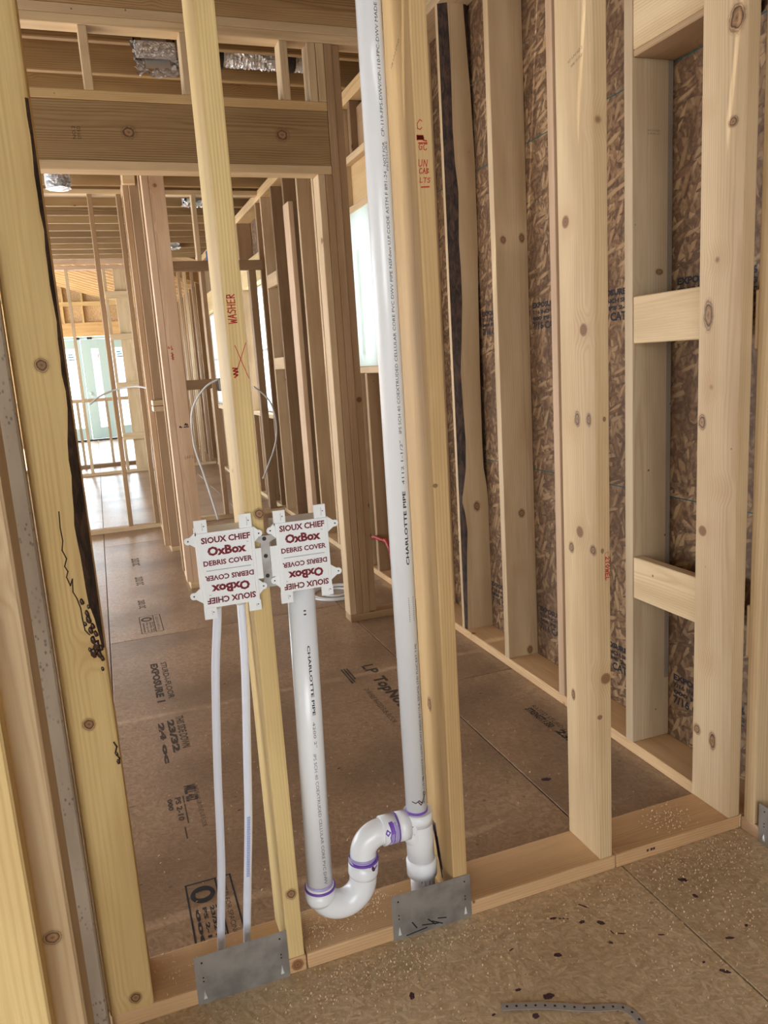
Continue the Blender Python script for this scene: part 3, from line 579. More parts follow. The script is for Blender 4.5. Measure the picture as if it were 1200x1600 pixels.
# sheathing print and chalk lines
TX = XS + .0005 - .0006
def wprint(body, y, z, L, h, bold=.03, ink=BLACK): text_on('printed_text', body, (TX, y, z), (0, -1, 0), (0, 0, 1), L, h, ink, wr, bold)
for yy in (1.93, 2.34, 2.75, 3.18):
    for zz in (1.40, .158):
        wprint('EXPOSURE 1  24/16', yy, zz + .082, .30, .022, .05); wprint('7/16 INCH SHEATHING', yy, zz + .058, .30, .016, .04); wprint('000 PS 2-10 SHT', yy, zz + .036, .30, .014, .06); wprint('7/16 CAT', yy, zz, .17, .030, .03)
for z in (2.098, .845):
    V, F = ribbon([[(-1.0 - .0, z), (-3.75, z - .004)]], .004, (TX, 0, 0), (0, -1, 0), (0, 0, 1)); solid('chalk_line', V, F, TEAL, wr)

# windows in the right wall
def window(idx, y0, y1, z0, z1, label, pane_mat):
    t = struct('window_%d' % idx, label, 'window'); f = .028; xo = XS - .02
    for a in ((y0, y1, z0, z0 + f), (y0, y1, z1 - f, z1), (y0, y0 + f, z0 + f, z1 - f), (y1 - f, y1, z0 + f, z1 - f)): 
        me = box_mesh(.06, a[1] - a[0] - .001, a[3] - a[2], .003); link('window_frame', me, VINYL, t, (xo, (a[0] + a[1]) / 2, (a[2] + a[3]) / 2))
    zm = (z0 + z1) / 2
    if y1 - y0 > .6: link('sash_bar', box_mesh(.05, y1 - y0 - 2 * f, .03, .003), VINYL, t, (xo, (y0 + y1) / 2, zm))
    link('pane', box_mesh(.006, y1 - y0 - 2 * f, z1 - z0 - 2 * f, 0), pane_mat, t, (xo + .012, (y0 + y1) / 2, zm)); return t
w1 = window(1, *wins[0], 'small laundry window covered by milky protective film', GLASS); link('protective_film', box_mesh(.001, .364, .872, 0), FILM, w1, (XR + .006, 4.3785, 1.729)); link('film_batten', box_mesh(.012, .05, .60, .002), FILM, w1, (XR + .018, 4.43, 1.66))
for dy, dz in ((.12, 0), (.24, .1)): pass
w2 = window(2, *wins[1], 'hall window behind the lettered yellow stud, frosted strip stuck on it', GLASS); w3 = window(3, *wins[2], 'farthest hall window seen beside the junction box', GLASS)
for k, (y, z, s) in enumerate(((7.95, 1.75, .10), (7.9, 1.55, .08), (7.8, 1.42, .07), (7.30, 1.42, .04), (7.28, 1.3, .03))):
    V, F = [], []; K = 16
    for j in range(K): a = 2 * PI * j / K; V += [(XS - .05, y + s * .5 * math.cos(a), z + s * .5 * math.sin(a)), (XS - .05, y + s * .33 * math.cos(a), z + s * .33 * math.sin(a))]
    F = [(2 * j, 2 * ((j + 1) % K), 2 * ((j + 1) % K) + 1, 2 * j + 1) for j in range(K)]; solid('window_print', V, F, BLACK, w2)
link('protective_strip', box_mesh(.002, .16, .75, 0), VINYL, w2, (XS - .048, 7.92, 1.60)); link('window_print', box_mesh(.002, .12, .12, 0), BLACKP, w2, (XS - .051, 7.97, 1.90))

# ================================================================== MIDDLE WALL (header over the doorway)
YM0, YM1 = 3.68, 3.769
wm = struct('wall_middle', 'cross wall with a deep header over the hall opening', 'wall')
hd = board('header', -1.4, 1.157, YM0 + .004, YM0 + .042, 2.223, 2.460, wm, (.60, .53, .40), SYP, label='deep knotty header beam'); board('header', -1.4, 1.157, YM0 + .046, YM1, 2.223, 2.460, wm, 'brown')
board('header_plate', -1.4, 1.157, YM0, YM1, 2.185, 2.223, wm, 'pale'); board('header_plate', -1.4, 1.157, YM0, YM1, 2.460, 2.498, wm, 'honey')
for x0, x1 in ((.110, .147), (.517, .554), (.951, .988), (1.078, 1.117), (1.119, 1.157)): board('cripple_stud', x0, x1, YM0, YM1, 2.498, ZT, wm, 'mid')
board('king_stud', 1.158, 1.196, YM0, YM1, ZP, ZT, wm, 'brown'); board('trimmer_stud', 1.086, 1.1215, YM0, YM1, ZP, 2.185, wm, 'mid'); board('trimmer_stud', 1.1225, 1.1575, YM0, YM1, ZP, 2.185, wm, 'brown')
board('stud', 1.197, 1.234, YM0 + .012, YM1, ZP, ZT, wm, 'brown')
board('bottom_plate', 1.086, XR - .002, YM0, YM1, 0, ZP, wm, 'brown'); board('top_plate', -1.4, XR - .002, YM0, YM1, ZT, ZT + .038, wm, 'pale'); board('top_plate', -1.4, XR - .002, YM0, YM1, ZT + .038, ZT + .076, wm, 'mid')
for c, ra, rb in (((201, 207), .022, .017), ((441, 211), .022, .018)): 
    k_ = knot(hd, at(*c, 'Y', YM0 + .004), (0, -1, 0), ra, rb)
a = at(119, 213, 'Y', YM0 + .0035); text_on('grade_stamp', 'NO.2', a + Vector((0, 0, -.01)), (0, 0, 1), (-1, 0, 0), .05, .014, FAINT, hd); text_on('grade_stamp', 'SYP KD', a + Vector((.02, 0, -.01)), (0, 0, 1), (-1, 0, 0), .05, .014, FAINT, hd)

# ================================================================== HALL WALL (posts left of centre)
wh = struct('wall_hall', 'short hall wall of doubled posts running away from the viewer', 'wall')
board('stud', .385, .4225, 4.83, 4.92, ZP, ZT, wh, (1.10, 1.04, 1.16), seg=2); pf = board('stud', .4235, .509, 4.83, 4.868, ZP, ZT, wh, (1.16, 1.10, 1.22), seg=2, label='wide pinkish end post with small red notes'); board('stud', .4235, .509, 4.872, 4.92, ZP, ZT, wh, 'brown')
board('bottom_plate', .40, .50, 4.80, 5.17, 0, ZP, wh, 'pale'); board('bottom_plate', .385, .475, 5.93, 6.995, 0, ZP, wh, 'pale'); board('stud', .39, .48, 5.13, 5.168, ZP, ZT, wh, 'brown')
board('top_plate', .385, .475, 4.83, 6.995, ZT, ZT + .038, wh, 'mid'); board('top_plate', .385, .475, 4.83, 6.995, ZT + .038, ZT + .076, wh, 'mid')
board('stud', .385, .4735, 5.95, 5.987, ZP, ZT, wh, (.66, .59, .58)); board('stud', .345, .384, 5.99, 6.08, ZP, ZT, wh, (.80, .72, .70)); board('stud', .385, .4735, 6.35, 6.387, ZP, ZT, wh, 'brown'); board('stud', .385, .4735, 6.90, 6.937, ZP, ZT, wh, 'brown')
for z in (1.062, 1.104): board('sill_end', .365, .47, 5.78, 5.95, z, z + .038, wh, 'mid', CARDB if False else None)
for z in (1.062, 1.104): solid('sill_end_face', [(.3645, 5.785, z + .003), (.3645, 5.945, z + .003), (.3645, 5.945, z + .035), (.3645, 5.785, z + .035)], [(0, 1, 2, 3)], CARDB, wh)
board('block', .345, .43, 5.90, 5.945, 2.62, 2.70, wh, (1.3, 1.3, 1.25))
a = at(270, 560, 'Y', 4.8295)
V, F = ribbon([[(-.016, .07), (-.02, .062), (-.014, .058), (-.01, .064)], [(.0, .072), (.0, .05), (.006, .055)], [(-.006, .03), (.006, .02), (-.006, .014), (.006, .006), (-.004, .0), (.006, -.006)], [(.0, .034), (.0, -.01)]], .004, a, (1, 0, 0), (0, 0, 1)); solid('marker_scribble', V, F, RED, pf)
a = at(281, 668, 'Y', 4.8295); V, F = ribbon([[(0, 0), (.012, 0)], [(.0, .006), (.004, .006)], [(.026, 0), (.05, .0)], [(.030, .012), (.036, .02), (.040, .008)], [(.044, .018), (.048, .01)]], .006, a, (1, 0, 0), (0, 0, 1)); solid('grade_stamp', V, F, BLACK, pf)
a = at(289, 718, 'Y', 4.8295); text_on('grade_stamp', 'S-P-F 2', a, (1, 0, .1), (0, 0, 1), .05, .018, FAINT, pf)

# ================================================================== BACK WALL (Y = 7)
wb = struct('wall_back', 'cross wall of thin studs at the end of the hall', 'wall')
Y0, Y1 = 7.0, 7.089
board('bottom_plate', -.8, XR - .002, Y0, Y1, 0, ZP, wb, 'mid')
for a, b in ((-.8, XR - .002),): board('top_plate', a, b, Y0, Y1, 2.782, 2.82, wb, 'pale')
for x, t in ((-.285, 'mid'), (.121, 'brown'), (.345, 'brown')): board('stud', x, x + W, Y0, Y1, ZP, 2.782, wb, t)
board('header', .49, XR - .002, Y0, Y0 + .038, 2.166, 2.250, wb, 'dark'); board('cripple_stud', .945, .982, Y0, Y1, 2.250, 2.782, wb, 'mid'); board('stud', .958, .995, Y0, Y1, ZP, 2.166, wb, 'brown'); board('stud', 1.375, 1.437, Y0, Y1, ZP, 2.166, wb, 'dark')
board('stud', .49, .527, Y0, Y1, ZP, 2.782, wb, 'mid'); board('block', .528, .957, Y0 + .01, Y0 + .048, 1.172, 1.255, wb, 'dark')
bx = thing('junction_box', 'black outlet box on the cross block with cable running out', 'electrical box', (1.04, 7.02, 1.2)); link('box_shell', box_mesh(.07, .06, .11, .005), BLACKP, bx, (0, 0, 0)); link('box_opening', box_mesh(.05, .004, .09, .002), GREYP, bx, (0, -.031, 0)); board('block', .996, 1.02, Y0, Y1, 1.15, 1.255, wb, 'dark')
bb = thing('junction_box', 'small blue box under the ceiling at the end of the header', 'electrical box', (1.07, 7.02, 2.29)); link('box_shell', box_mesh(.09, .06, .09, .008), BLUEP, bb, (0, 0, 0)); link('box_lid', box_mesh(.07, .006, .07, .003), BLACKP, bb, (0, -.033, 0))

# ================================================================== REAR ROOM
wq = struct('wall_rear', 'farther cross wall with blocking and a corner post', 'wall')
Y0, Y1 = 11.4, 11.489
board('bottom_plate', -1.2, XR, Y0, Y1, 0, ZP, wq, 'pale'); board('top_plate', -3.3, XR, Y0, Y1, 2.75, 2.80, wq, 'pink'); board('rim_board', -3.3, XR, Y0 - .06, Y0 - .02, 2.81, 3.03, wq, 'pink')
for x, t in ((-.205, 'mid'), (.265, 'mid')): board('stud', x, x + .04, Y0, Y1, ZP, 2.75, wq, t)
board('corner_post', .40, .56, Y0 + .005, Y1, ZP, 2.75, wq, 'pale')
for z0, z1 in ((2.36, 2.46), (1.82, 1.90), (1.16, 1.25), (.46, .552)): board('block', .27, .555, Y0 - .04, Y0, z0, z1, wq, 'pale')
for x, t in ((.72, 'honey'), (.95, 'honey'), (1.03, 'dark'), (1.10, 'honey'), (1.24, 'brown'), (1.32, 'pale'), (1.42, 'brown')): board('stud', x, x + .038, Y0, Y1, ZP, 2.75, wq, t)
hw_ = struct('wall_half', 'low guard wall of thin sticks before the patio door', 'wall')
board('rail', -1.2, .48, 12.5, 12.59, .98, 1.03, hw_, 'mid'); board('rail', -1.2, .48, 12.49, 12.60, 0, .045, hw_, 'dark')
for x in (-.69, -.31, .10): board('baluster', x, x + .038, 12.5, 12.59, .045, .98, hw_, 'mid')
board('post', .44, .48, 12.5, 12.59, .045, .98, hw_, 'brown')
# far wall, Y = 18
wz = struct('wall_far', 'sunlit end wall above the patio door with panels and rafters', 'wall')
YZ = 18.0
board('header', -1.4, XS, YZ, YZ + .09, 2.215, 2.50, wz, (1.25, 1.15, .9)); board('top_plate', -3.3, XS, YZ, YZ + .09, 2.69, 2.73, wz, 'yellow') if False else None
board('plate', -3.3, XS, YZ, YZ + .09, 2.84, 2.93, wz, 'yellow')
for x in (-1.3, -.9, -.48, -.09, .30, .69, 1.1): board('stud', x, x + .04, YZ, YZ + .09, 2.50, 2.84, wz, 'yellow'); board('stud', x + .02, x + .06, YZ, YZ + .09, 2.93, 3.05 - .33 * (x - .1) + .1, wz, 'yellow')
def zpanel(x0, x1, z0, z1):
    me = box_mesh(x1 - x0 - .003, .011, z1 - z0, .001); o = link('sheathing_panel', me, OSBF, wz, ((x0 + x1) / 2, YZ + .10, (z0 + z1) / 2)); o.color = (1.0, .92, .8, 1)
for a, b in ((-3.5, -1.28), (-1.28, .32), (.32, 1.66)): zpanel(a, b, 2.2, 4.6)
zpanel(-3.5, -1.05, 0, 2.2); zpanel(.86, 1.66, 0, 2.2)
for x in (.80, .84, 1.25, -1.10): board('stud', x, x + .038, YZ, YZ + .09, 0, 2.2, wz, 'pale')
cz = struct('ceiling_rafters', 'sloping yellow rafters lit from below over the far room', 'rafters') 
cz.name = 'ceiling_2'
for k in range(17):
    y = 11.65 + k * .406; L = 5.6; ang = math.atan(.33)
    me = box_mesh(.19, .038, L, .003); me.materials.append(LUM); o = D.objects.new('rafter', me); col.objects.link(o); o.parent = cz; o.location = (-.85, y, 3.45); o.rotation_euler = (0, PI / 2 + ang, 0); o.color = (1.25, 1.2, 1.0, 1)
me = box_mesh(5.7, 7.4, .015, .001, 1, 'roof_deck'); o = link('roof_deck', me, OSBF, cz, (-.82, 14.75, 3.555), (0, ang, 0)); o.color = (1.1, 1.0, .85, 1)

# patio door set
d1 = struct('door_1', 'pale blue patio door with glass leaf and side panes', 'door')
def dbox(nm, x0, x1, z0, z1, mat, y=YZ + .03, d=.05): return link(nm, box_mesh(x1 - x0, d, z1 - z0, .004 if d > .01 else 0), mat, d1, ((x0 + x1) / 2, y, (z0 + z1) / 2))
for a in ((-1.0, -.95), (-.27, -.20), (.35, .41), (.80, .84)): dbox('door_frame', a[0], a[1], 0, 2.20, MINT)
dbox('door_frame', -.95, .80, 2.155, 2.20, MINT); dbox('threshold', -.95, .80, 0, .03, BLACKP, YZ + .02, .10)
def leaf(x0, x1, s, top=.19, bot=.25):
    dbox('door_stile', x0, x0 + s, .035, 2.15, MINT); dbox('door_stile', x1 - s, x1, .035, 2.15, MINT); dbox('door_rail', x0 + s, x1 - s, 2.15 - top, 2.15, MINT); dbox('door_rail', x0 + s, x1 - s, .035, .035 + bot, MINT)
    g = dbox('pane', x0 + s, x1 - s, .035 + bot, 2.15 - top, GLASS, YZ + .03, .008); return g
leaf(-.945, -.275, .05); g = leaf(-.195, .345, .2, .2, .25); leaf(.415, .795, .04, .20, .25)
for x, z in ((-.42, 1.83), (.56, 1.85)):
    for k in range(3): dbox('sticker', x - .05, x + .04 + .02 * k, z - .05 * k, z - .05 * k + .025, STICKER, YZ - .003, .003)
dbox('sticker', .12, .14, 1.75, 1.85, RSTICK, YZ - .003, .003)
dbox('corner_guard', -.26, -.20, 2.15, 2.19, BLACKP, YZ - .01, .02); dbox('corner_guard', -.05, .05, 2.15, 2.20, BLACKP, YZ - .01, .02)
V = []; hd_ = link('door_handle', box_mesh(.05, .04, .05, .015, 2), VINYL, d1, (-.12, YZ - .02, 1.02)); tube('door_lever', [(-.12, YZ - .03, .96), (-.12, YZ - .07, .96), (-.03, YZ - .07, .96)], .01, VINYL, d1, 10)
# floor beyond, outside ground
gr = link('patio', box_mesh(14, 8, .05, .01), GROUND, None, (0, 22.12, -.05)); gr['kind'] = 'structure'; gr['label'] = 'bright concrete patio outside the far door'; gr['category'] = 'patio'

# outer shell on the unseen sides
wo = struct('wall_outer', 'left outside wall with window openings beyond view', 'wall')
def sh(x0, x1, y0, y1, z0, z1): o = link('sheathing_panel', box_mesh(x1 - x0, y1 - y0, z1 - z0, 0), OSBW, wo, ((x0 + x1) / 2, (y0 + y1) / 2, (z0 + z1) / 2)); o.color = (1, 1, 1, 1)
for a, b, z0, z1 in ((-3.5, 1.8, -.02, 3.1), (1.8, 3.3, -.02, .2), (1.8, 3.3, 2.3, 3.1), (3.3, 4.1, -.02, 3.1), (4.1, 6.7, -.02, .25), (4.1, 6.7, 2.2, 3.1), (6.7, 7.7, -.02, 3.1), (7.7, 10.7, -.02, .4), (7.7, 10.7, 2.4, 3.1), (10.7, 12.5, -.02, 3.1), (12.5, 17.1, -.02, .6), (12.5, 17.1, 3.0, 4.6), (17.1, 18.1, -.02, 4.6), (10.7, 12.5, 3.1, 4.6)): sh(-3.512, -3.50, a, b, z0, z1)
sh(-3.5, -2.8, -3.5, -3.49, -.02, 3.1); sh(.4, 1.66, -3.5, -3.49, -.02, 3.1); sh(-2.8, .4, -3.5, -3.49, 2.6, 3.1); sh(-2.8, .4, -3.5, -3.49, -.02, .4)
sh(-3.5, 1.66, 11.38, 11.39, 3.05, 5.0) 

# ================================================================== CEILING
ce = struct('ceiling', 'open wooden floor joists with panel deck above', 'ceiling')
k = 0; y = 4.04
rows = [4.04 + .406 * i for i in range(-18, 18)]
for y in rows:
    if y > 11.2 or abs(y - 3.634) < .05: continue
    board('joist', -3.49, XS, y, y + .038, 2.822, 3.058, ce, random.choice([(.58, .51, .40), (.70, .62, .47), (.5, .44, .34)]), SYP, bev=.004)
board('rim_board', -3.49, XS, YM0, YM0 + .038, 2.822, 3.058, ce, (.8, .7, .54), SYP)
for a in (-3.5, -1.06, 1.38):
    y = -3.5
    while y < 11.3:
        x1 = min(a + 2.44, 1.66); me = box_mesh(x1 - a - .003, min(1.22, 11.4 - y) - .003, .018, 0); o = link('deck_panel', me, OSBB, ce, ((a + x1) / 2, y + min(1.22, 11.4 - y) / 2, 3.069)); o.color = (.9, .8, .7, 1); y += 1.22

# ================================================================== PLUMBING
YP = 1.566
# --- drain: standpipe, trap, tee and vent stack (one glued assembly)
dr = thing('drain_pipe', 'white plastic drain with standpipe, curved trap, tee and tall vent pipe', 'pipe', (.592, YP, 0))
SX0, SX1 = .3565, .3405
sp_t = Vector((SX0, YP, .868)); sp_b = Vector((SX1, YP, .105))
stp = tube('standpipe', [sp_t, sp_b], .0295, WHITE, dr, 36)
vent = tube('vent_pipe', [(.590, YP, .245), (.590, YP, 3.0)], .0252, WHITE, dr, 36)
# trap bend
R1 = .0525; cx = SX1 + R1; cz_ = .135
path = [Vector((SX1 + .001, YP, .150)), Vector((SX1, YP, cz_ + .0))] + [Vector((cx - R1 * math.cos(t), YP, cz_ - R1 * math.sin(t))) for t in [PI * k / 18 for k in range(1, 18)]] + [Vector((cx + R1, YP, cz_)), Vector((cx + R1 + .003, YP, .172))]
bend = tube('trap_bend', path, .0322, WHITE, dr, 36)
tube('coupling', [(SX1 + .0005, YP, .142), (SX1, YP, .116), (SX1 + .001, YP, .108)], [.0352, .0352, .0325], WHITE, dr, 36)
tube('coupling', [(cx + R1, YP, .140), (cx + R1 + .001, YP, .148), (cx + R1 + .004, YP, .180)], [.0325, .0352, .0352], WHITE, dr, 36)
X2 = cx + R1 + .004; R2 = .046
path = [Vector((X2, YP, .160)), Vector((X2 + .001, YP, .185))] + [Vector((X2 + R2 - R2 * math.cos(t), YP, .192 + R2 * math.sin(t))) for t in [PI / 2 * k / 12 for k in range(1, 13)]] + [Vector((X2 + R2 + .02, YP, .238))]
tube('trap_elbow', path, .0305, WHITE, dr, 36); ex = X2 + R2 + .02
tube('union_ring', [(ex - .018, YP, .238), (ex + .016, YP, .238)], .0345, WHITE, dr, 36)
tube('union_ring', [(ex + .020, YP, .238), (ex + .048, YP, .237)], .0345, WHITE, dr, 36)
# tee
tee = tube('tee_fitting', [(.5925, YP, .262), (.5925, YP, .232), (.593, YP, .20), (.594, YP, .13)], [.0320, .0335, .0335, .0325], WHITE, dr, 36)
tube('tee_branch', spline([(ex + .046, YP, .237), (ex + .066, YP, .235), (.578, YP, .218), (.594, YP, .19)], 6), .0305, WHITE, dr, 32)
tube('tee_collar', [(.5925, YP, .268), (.5925, YP, .236)], .0345, WHITE, dr, 36); tube('tee_collar', [(.5945, YP, .142), (.5945, YP, .136), (.5945, YP, .100)], [.034, .0372, .0365], WHITE, dr, 36)
tube('lower_pipe', [(.595, YP, .112), (.5955, YP, .0385)], .030, WHITE, dr, 36)
# purple primer rings, drips
def pring(p, q, r, m_=PURPLE): return tube('primer_ring', [p, q], r, m_, dr, 36)
pring((SX0 - .001, YP, .868), (SX0 - .001, YP, .863), .0302, PURPLEL); pring((SX1 + .0007, YP, .1450), (SX1 + .0006, YP, .1405), .0358); pring((SX1 + .001, YP, .156), (SX1 + .0008, YP, .1458), .0302, PURPLEL)
pring((X2, YP, .1828), (X2, YP, .1785), .0358); pring((.590, YP, .2735), (.590, YP, .2680), .0262); pring((ex + .0165, YP, .238), (ex + .0195, YP, .238), .0352)
pring((X2 + .001, YP, .192), (X2 + .0008, YP, .184), .0312, PURPLEL)
def on_cyl(cx_, cz0, r, strokes, width, mat, nm, along='Z', par=dr):
    """strokes (angle offset in metres along the arc, height) wrapped on a vertical pipe facing the viewer"""
    if len(strokes) > 1:
        for s_ in strokes: on_cyl(cx_, cz0, r, [s_], width, mat, nm, along, par)
        return
    fs = []
    for s_ in strokes:
        q_ = [s_[0]]
        for (a, b), (c, d_) in zip(s_[:-1], s_[1:]):
            k_ = max(1, int(math.hypot(c - a, d_ - b) / .0022)); q_ += [(a + (c - a) * t / k_, b + (d_ - b) * t / k_) for t in range(1, k_ + 1)]
        fs.append(q_)
    V, F = ribbon(fs, width, (0, 0, 0), (1, 0, 0), (0, 0, 1)); out = []
    for v in V:
        a = v.x / r
        if along == 'Z': out.append(Vector((cx_ + (r + .0006) * math.sin(a), YP - (r + .0006) * math.cos(a), cz0 + v.z)))
        else: b = v.z / r; out.append(Vector((cx_ + v.x, YP - (r + .0006) * math.cos(b), cz0 + (r + .0006) * math.sin(b))))
    return solid(nm, out, F, mat, par)
on_cyl(.595, .07, .030, [[(-.006, .03), (-.005, .012), (-.006, -.02)], [(.006, .03), (.007, 0), (.006, -.02)], [(.014, .03), (.013, .01), (.014, -.012)], [(.020, .03), (.020, .008)]], .0018, PURPLEL, 'primer_drip')
on_cyl(.595, .07, .030, [[(-.013, .026), (-.013, .022)], [(.021, .014), (.021, -.002)], [(.006, -.018), (.002, -.022)]], .0018, PURPLE, 'primer_drip')
on_cyl(ex, .238, .0345, [[(-.016, .012), (-.012, .018), (-.006, .012), (-.012, .006), (-.016, .012)], [(.004, .030), (.006, .01), (.004, -.012), (.002, -.022)], [(.001, .028), (-.002, .010), (-.006, 0), (-.004, -.012), (-.010, -.024)]], .003, PURPLE, 'primer_drip', 'X')
on_cyl(ex, .238, .0345, [[(.002, .026), (.0, -.004), (.002, -.016)]], .011, PURPLEL, 'primer_drip', 'X'); on_cyl(ex, .238, .0347, [[(.000, .030), (.002, .012)]], .010, PURPLE, 'primer_drip', 'X'); on_cyl(ex, .238, .0345, [[(.010, .03), (.010, -.024)], [(.013, .022), (.013, .0)]], .004, PURPLEL, 'primer_drip', 'X')
for (x, z, a_, b_, m_) in ((.557, .232, .006, .009, PURPLEL), (.566, .247, .0015, .0015, PURPLE), (.569, .226, .001, .001, PURPLE)):
    V = [(x, YP - .0318, z)] + [(x + a_ * math.cos(t * PI / 6), YP - .0312, z + b_ * math.sin(t * PI / 6)) for t in range(12)]; solid('primer_stain', V, [(0, 1 + t, 1 + (t + 1) % 12) for t in range(12)], m_, dr)
lump('primer_blob', (X2 + .012, YP - .034, .172), .004, PRIMERSPOT, dr); on_cyl(X2, .176, .0352, [[(.004, .003), (.022, .006), (.03, .012)], [(.010, -.002), (.016, -.008), (.024, -.003)]], .004, PURPLE, 'primer_drip')
on_cyl(.590, .30, .0252, [[(-.018, .004), (-.010, .0), (-.002, .006), (.004, -.001), (.010, .008), (.018, .02)], [(-.004, .002), (.002, -.006), (.008, 0)], [(.012, .055), (.014, .062)]], .0022, PRIMERSPOT, 'primer_scrawl')
def pipe_text(body, cx_, z0, L, h, r, ang, up, mat=FAINT, bold=0.0):
    P_, F_ = text_geo(body, bold); V = []
    for a, b in P_:
        t = ang + ((.5 - b) * h / r if up else (b - .5) * h / r); z = z0 + (a * L if up else -a * L)
        V.append(Vector((cx_ + (r + .0004) * math.sin(t), YP - (r + .0004) * math.cos(t), z)))
    return solid('printed_text', V, F_, mat, dr)
A0 = .20
for body, y0_, y1_ in (('7 MS', 966, 968 - 1),): pass
def zpix(py): return at(640, py, 'Y', YP - .0252).z
for body, yb, yt, hh, bd in (('CHARLOTTE PIPE', 842, 735, .0075, .03), ('4112 1-1/2"', 728, 650, .0065, 0), ('IPS SCH 40', 640 + 15, 600, .0065, 0), ('COEXTRUDED', 598 + 75, 598 + 15, 0, 0)):
    pass
vt = [('CHARLOTTE PIPE', .875, 1.040, .0080, .025), ('4112 1-1/2"', 1.055, 1.150, .0065, 0), ('IPS SCH 40 COEXTRUDED CELLULAR CORE PVC DWV PIPE NSFdwv U.P.CODE ASTM F 891-24', 1.165, 1.690, .0068, 0), ('NOT FOR', 1.700, 1.745, .006, 0), ('CP-119-FPS-DWV/CP-110-FPC-DWV MADE IN U.S.A. 03/24/26 17:01', 1.755, 2.130, .0068, 0), ('PLNC EXT. 7 MS', 2.150, 2.300, .0068, 0),
      ('CP-119-FPS-DWV/CP-110-FPC-DWV MADE IN U.S.A. 03/24/26 17:01 PLNC EXT. 7 MS', .315, .690, .0068, 0), ('NOT FOR', .295, .325, .005, .02)]
for body, z0, z1, h_, bd in vt: pipe_text(body, .590, z0, z1 - z0, h_, .0252, A0 + (.32 if z1 < 1.0 and z1 > .5 else (.25 if z0 < .4 else 0)), True, BLACK, bd)
pipe_text('PRESSURE', .590, 1.692, .055, .006, .0252, A0 + .28, True)
V_ = []
pipe_text('IIIIIIIIIIIII', .590, .745, .055, .014, .0252, A0 + .1, True, BLACK)
for body, z0, z1, h_, bd in (('CHARLOTTE PIPE', .735, .575, .0065, .02), ('4200 2"', .56, .50, .006, 0), ('IPS SCH 40 COEXTRUDED CELLULAR CORE PVC DWV', .485, .165, .0068, 0)):
    pipe_text(body, .3565 - .016 * (.9 - (z0 + z1) / 2) / .8, z0, z0 - z1, h_, .0297, .12, False, BLACK if bd else FAINT, bd)
for z in (.813, .805): on_cyl(.3548, z, .0295, [[(-.002, 0), (.0, 0)]], .003, BLACK, 'pipe_mark')

# --- two flexible supply tubes
for ctrl, lab in ((((.177, YP, .885), (.177, YP, .83), (.160, YP, .70), (.143, YP, .50), (.134, YP + .0, .36), (.126, YP, .25), (.110, YP, .10), (.106, YP, .0385)), 'left milky supply tube running from the box to the floor plate'),
                  (((.227, YP, .885), (.227, YP, .83), (.222, YP, .70), (.207, YP, .50), (.196, YP, .36), (.181, YP, .22), (.168, YP, .10), (.163, YP, .0385)), 'right milky supply tube with blue tinted print')):
    t = thing('supply_tube', lab, 'water tube', (ctrl[-1][0], YP, ZP), 'supply tubes below the left box'); tube('tube', spline(ctrl, 10), .0088, PEXM, t, 20); tube('crimp_ring', [ctrl[0], (ctrl[1][0], YP, .842)], .0108, VINYL, t, 20)
    if 'right' in lab:
        V_, F_ = [], []
        for k in range(26):
            z = .36 - k * .0055; x = lerp([(.10, .168), (.22, .181), (.36, .196), (.5, .207)], z); kk = len(V_); V_ += [(x - .004, YP - .0090, z), (x + .003, YP - .0092, z), (x + .003, YP - .0092, z + .0050), (x - .004, YP - .0090, z + .0050)]; F_.append((kk, kk + 1, kk + 2, kk + 3))
        solid('printed_text', V_, F_, make_ink('blue_tint', (.18, .30, .75), .4), t)

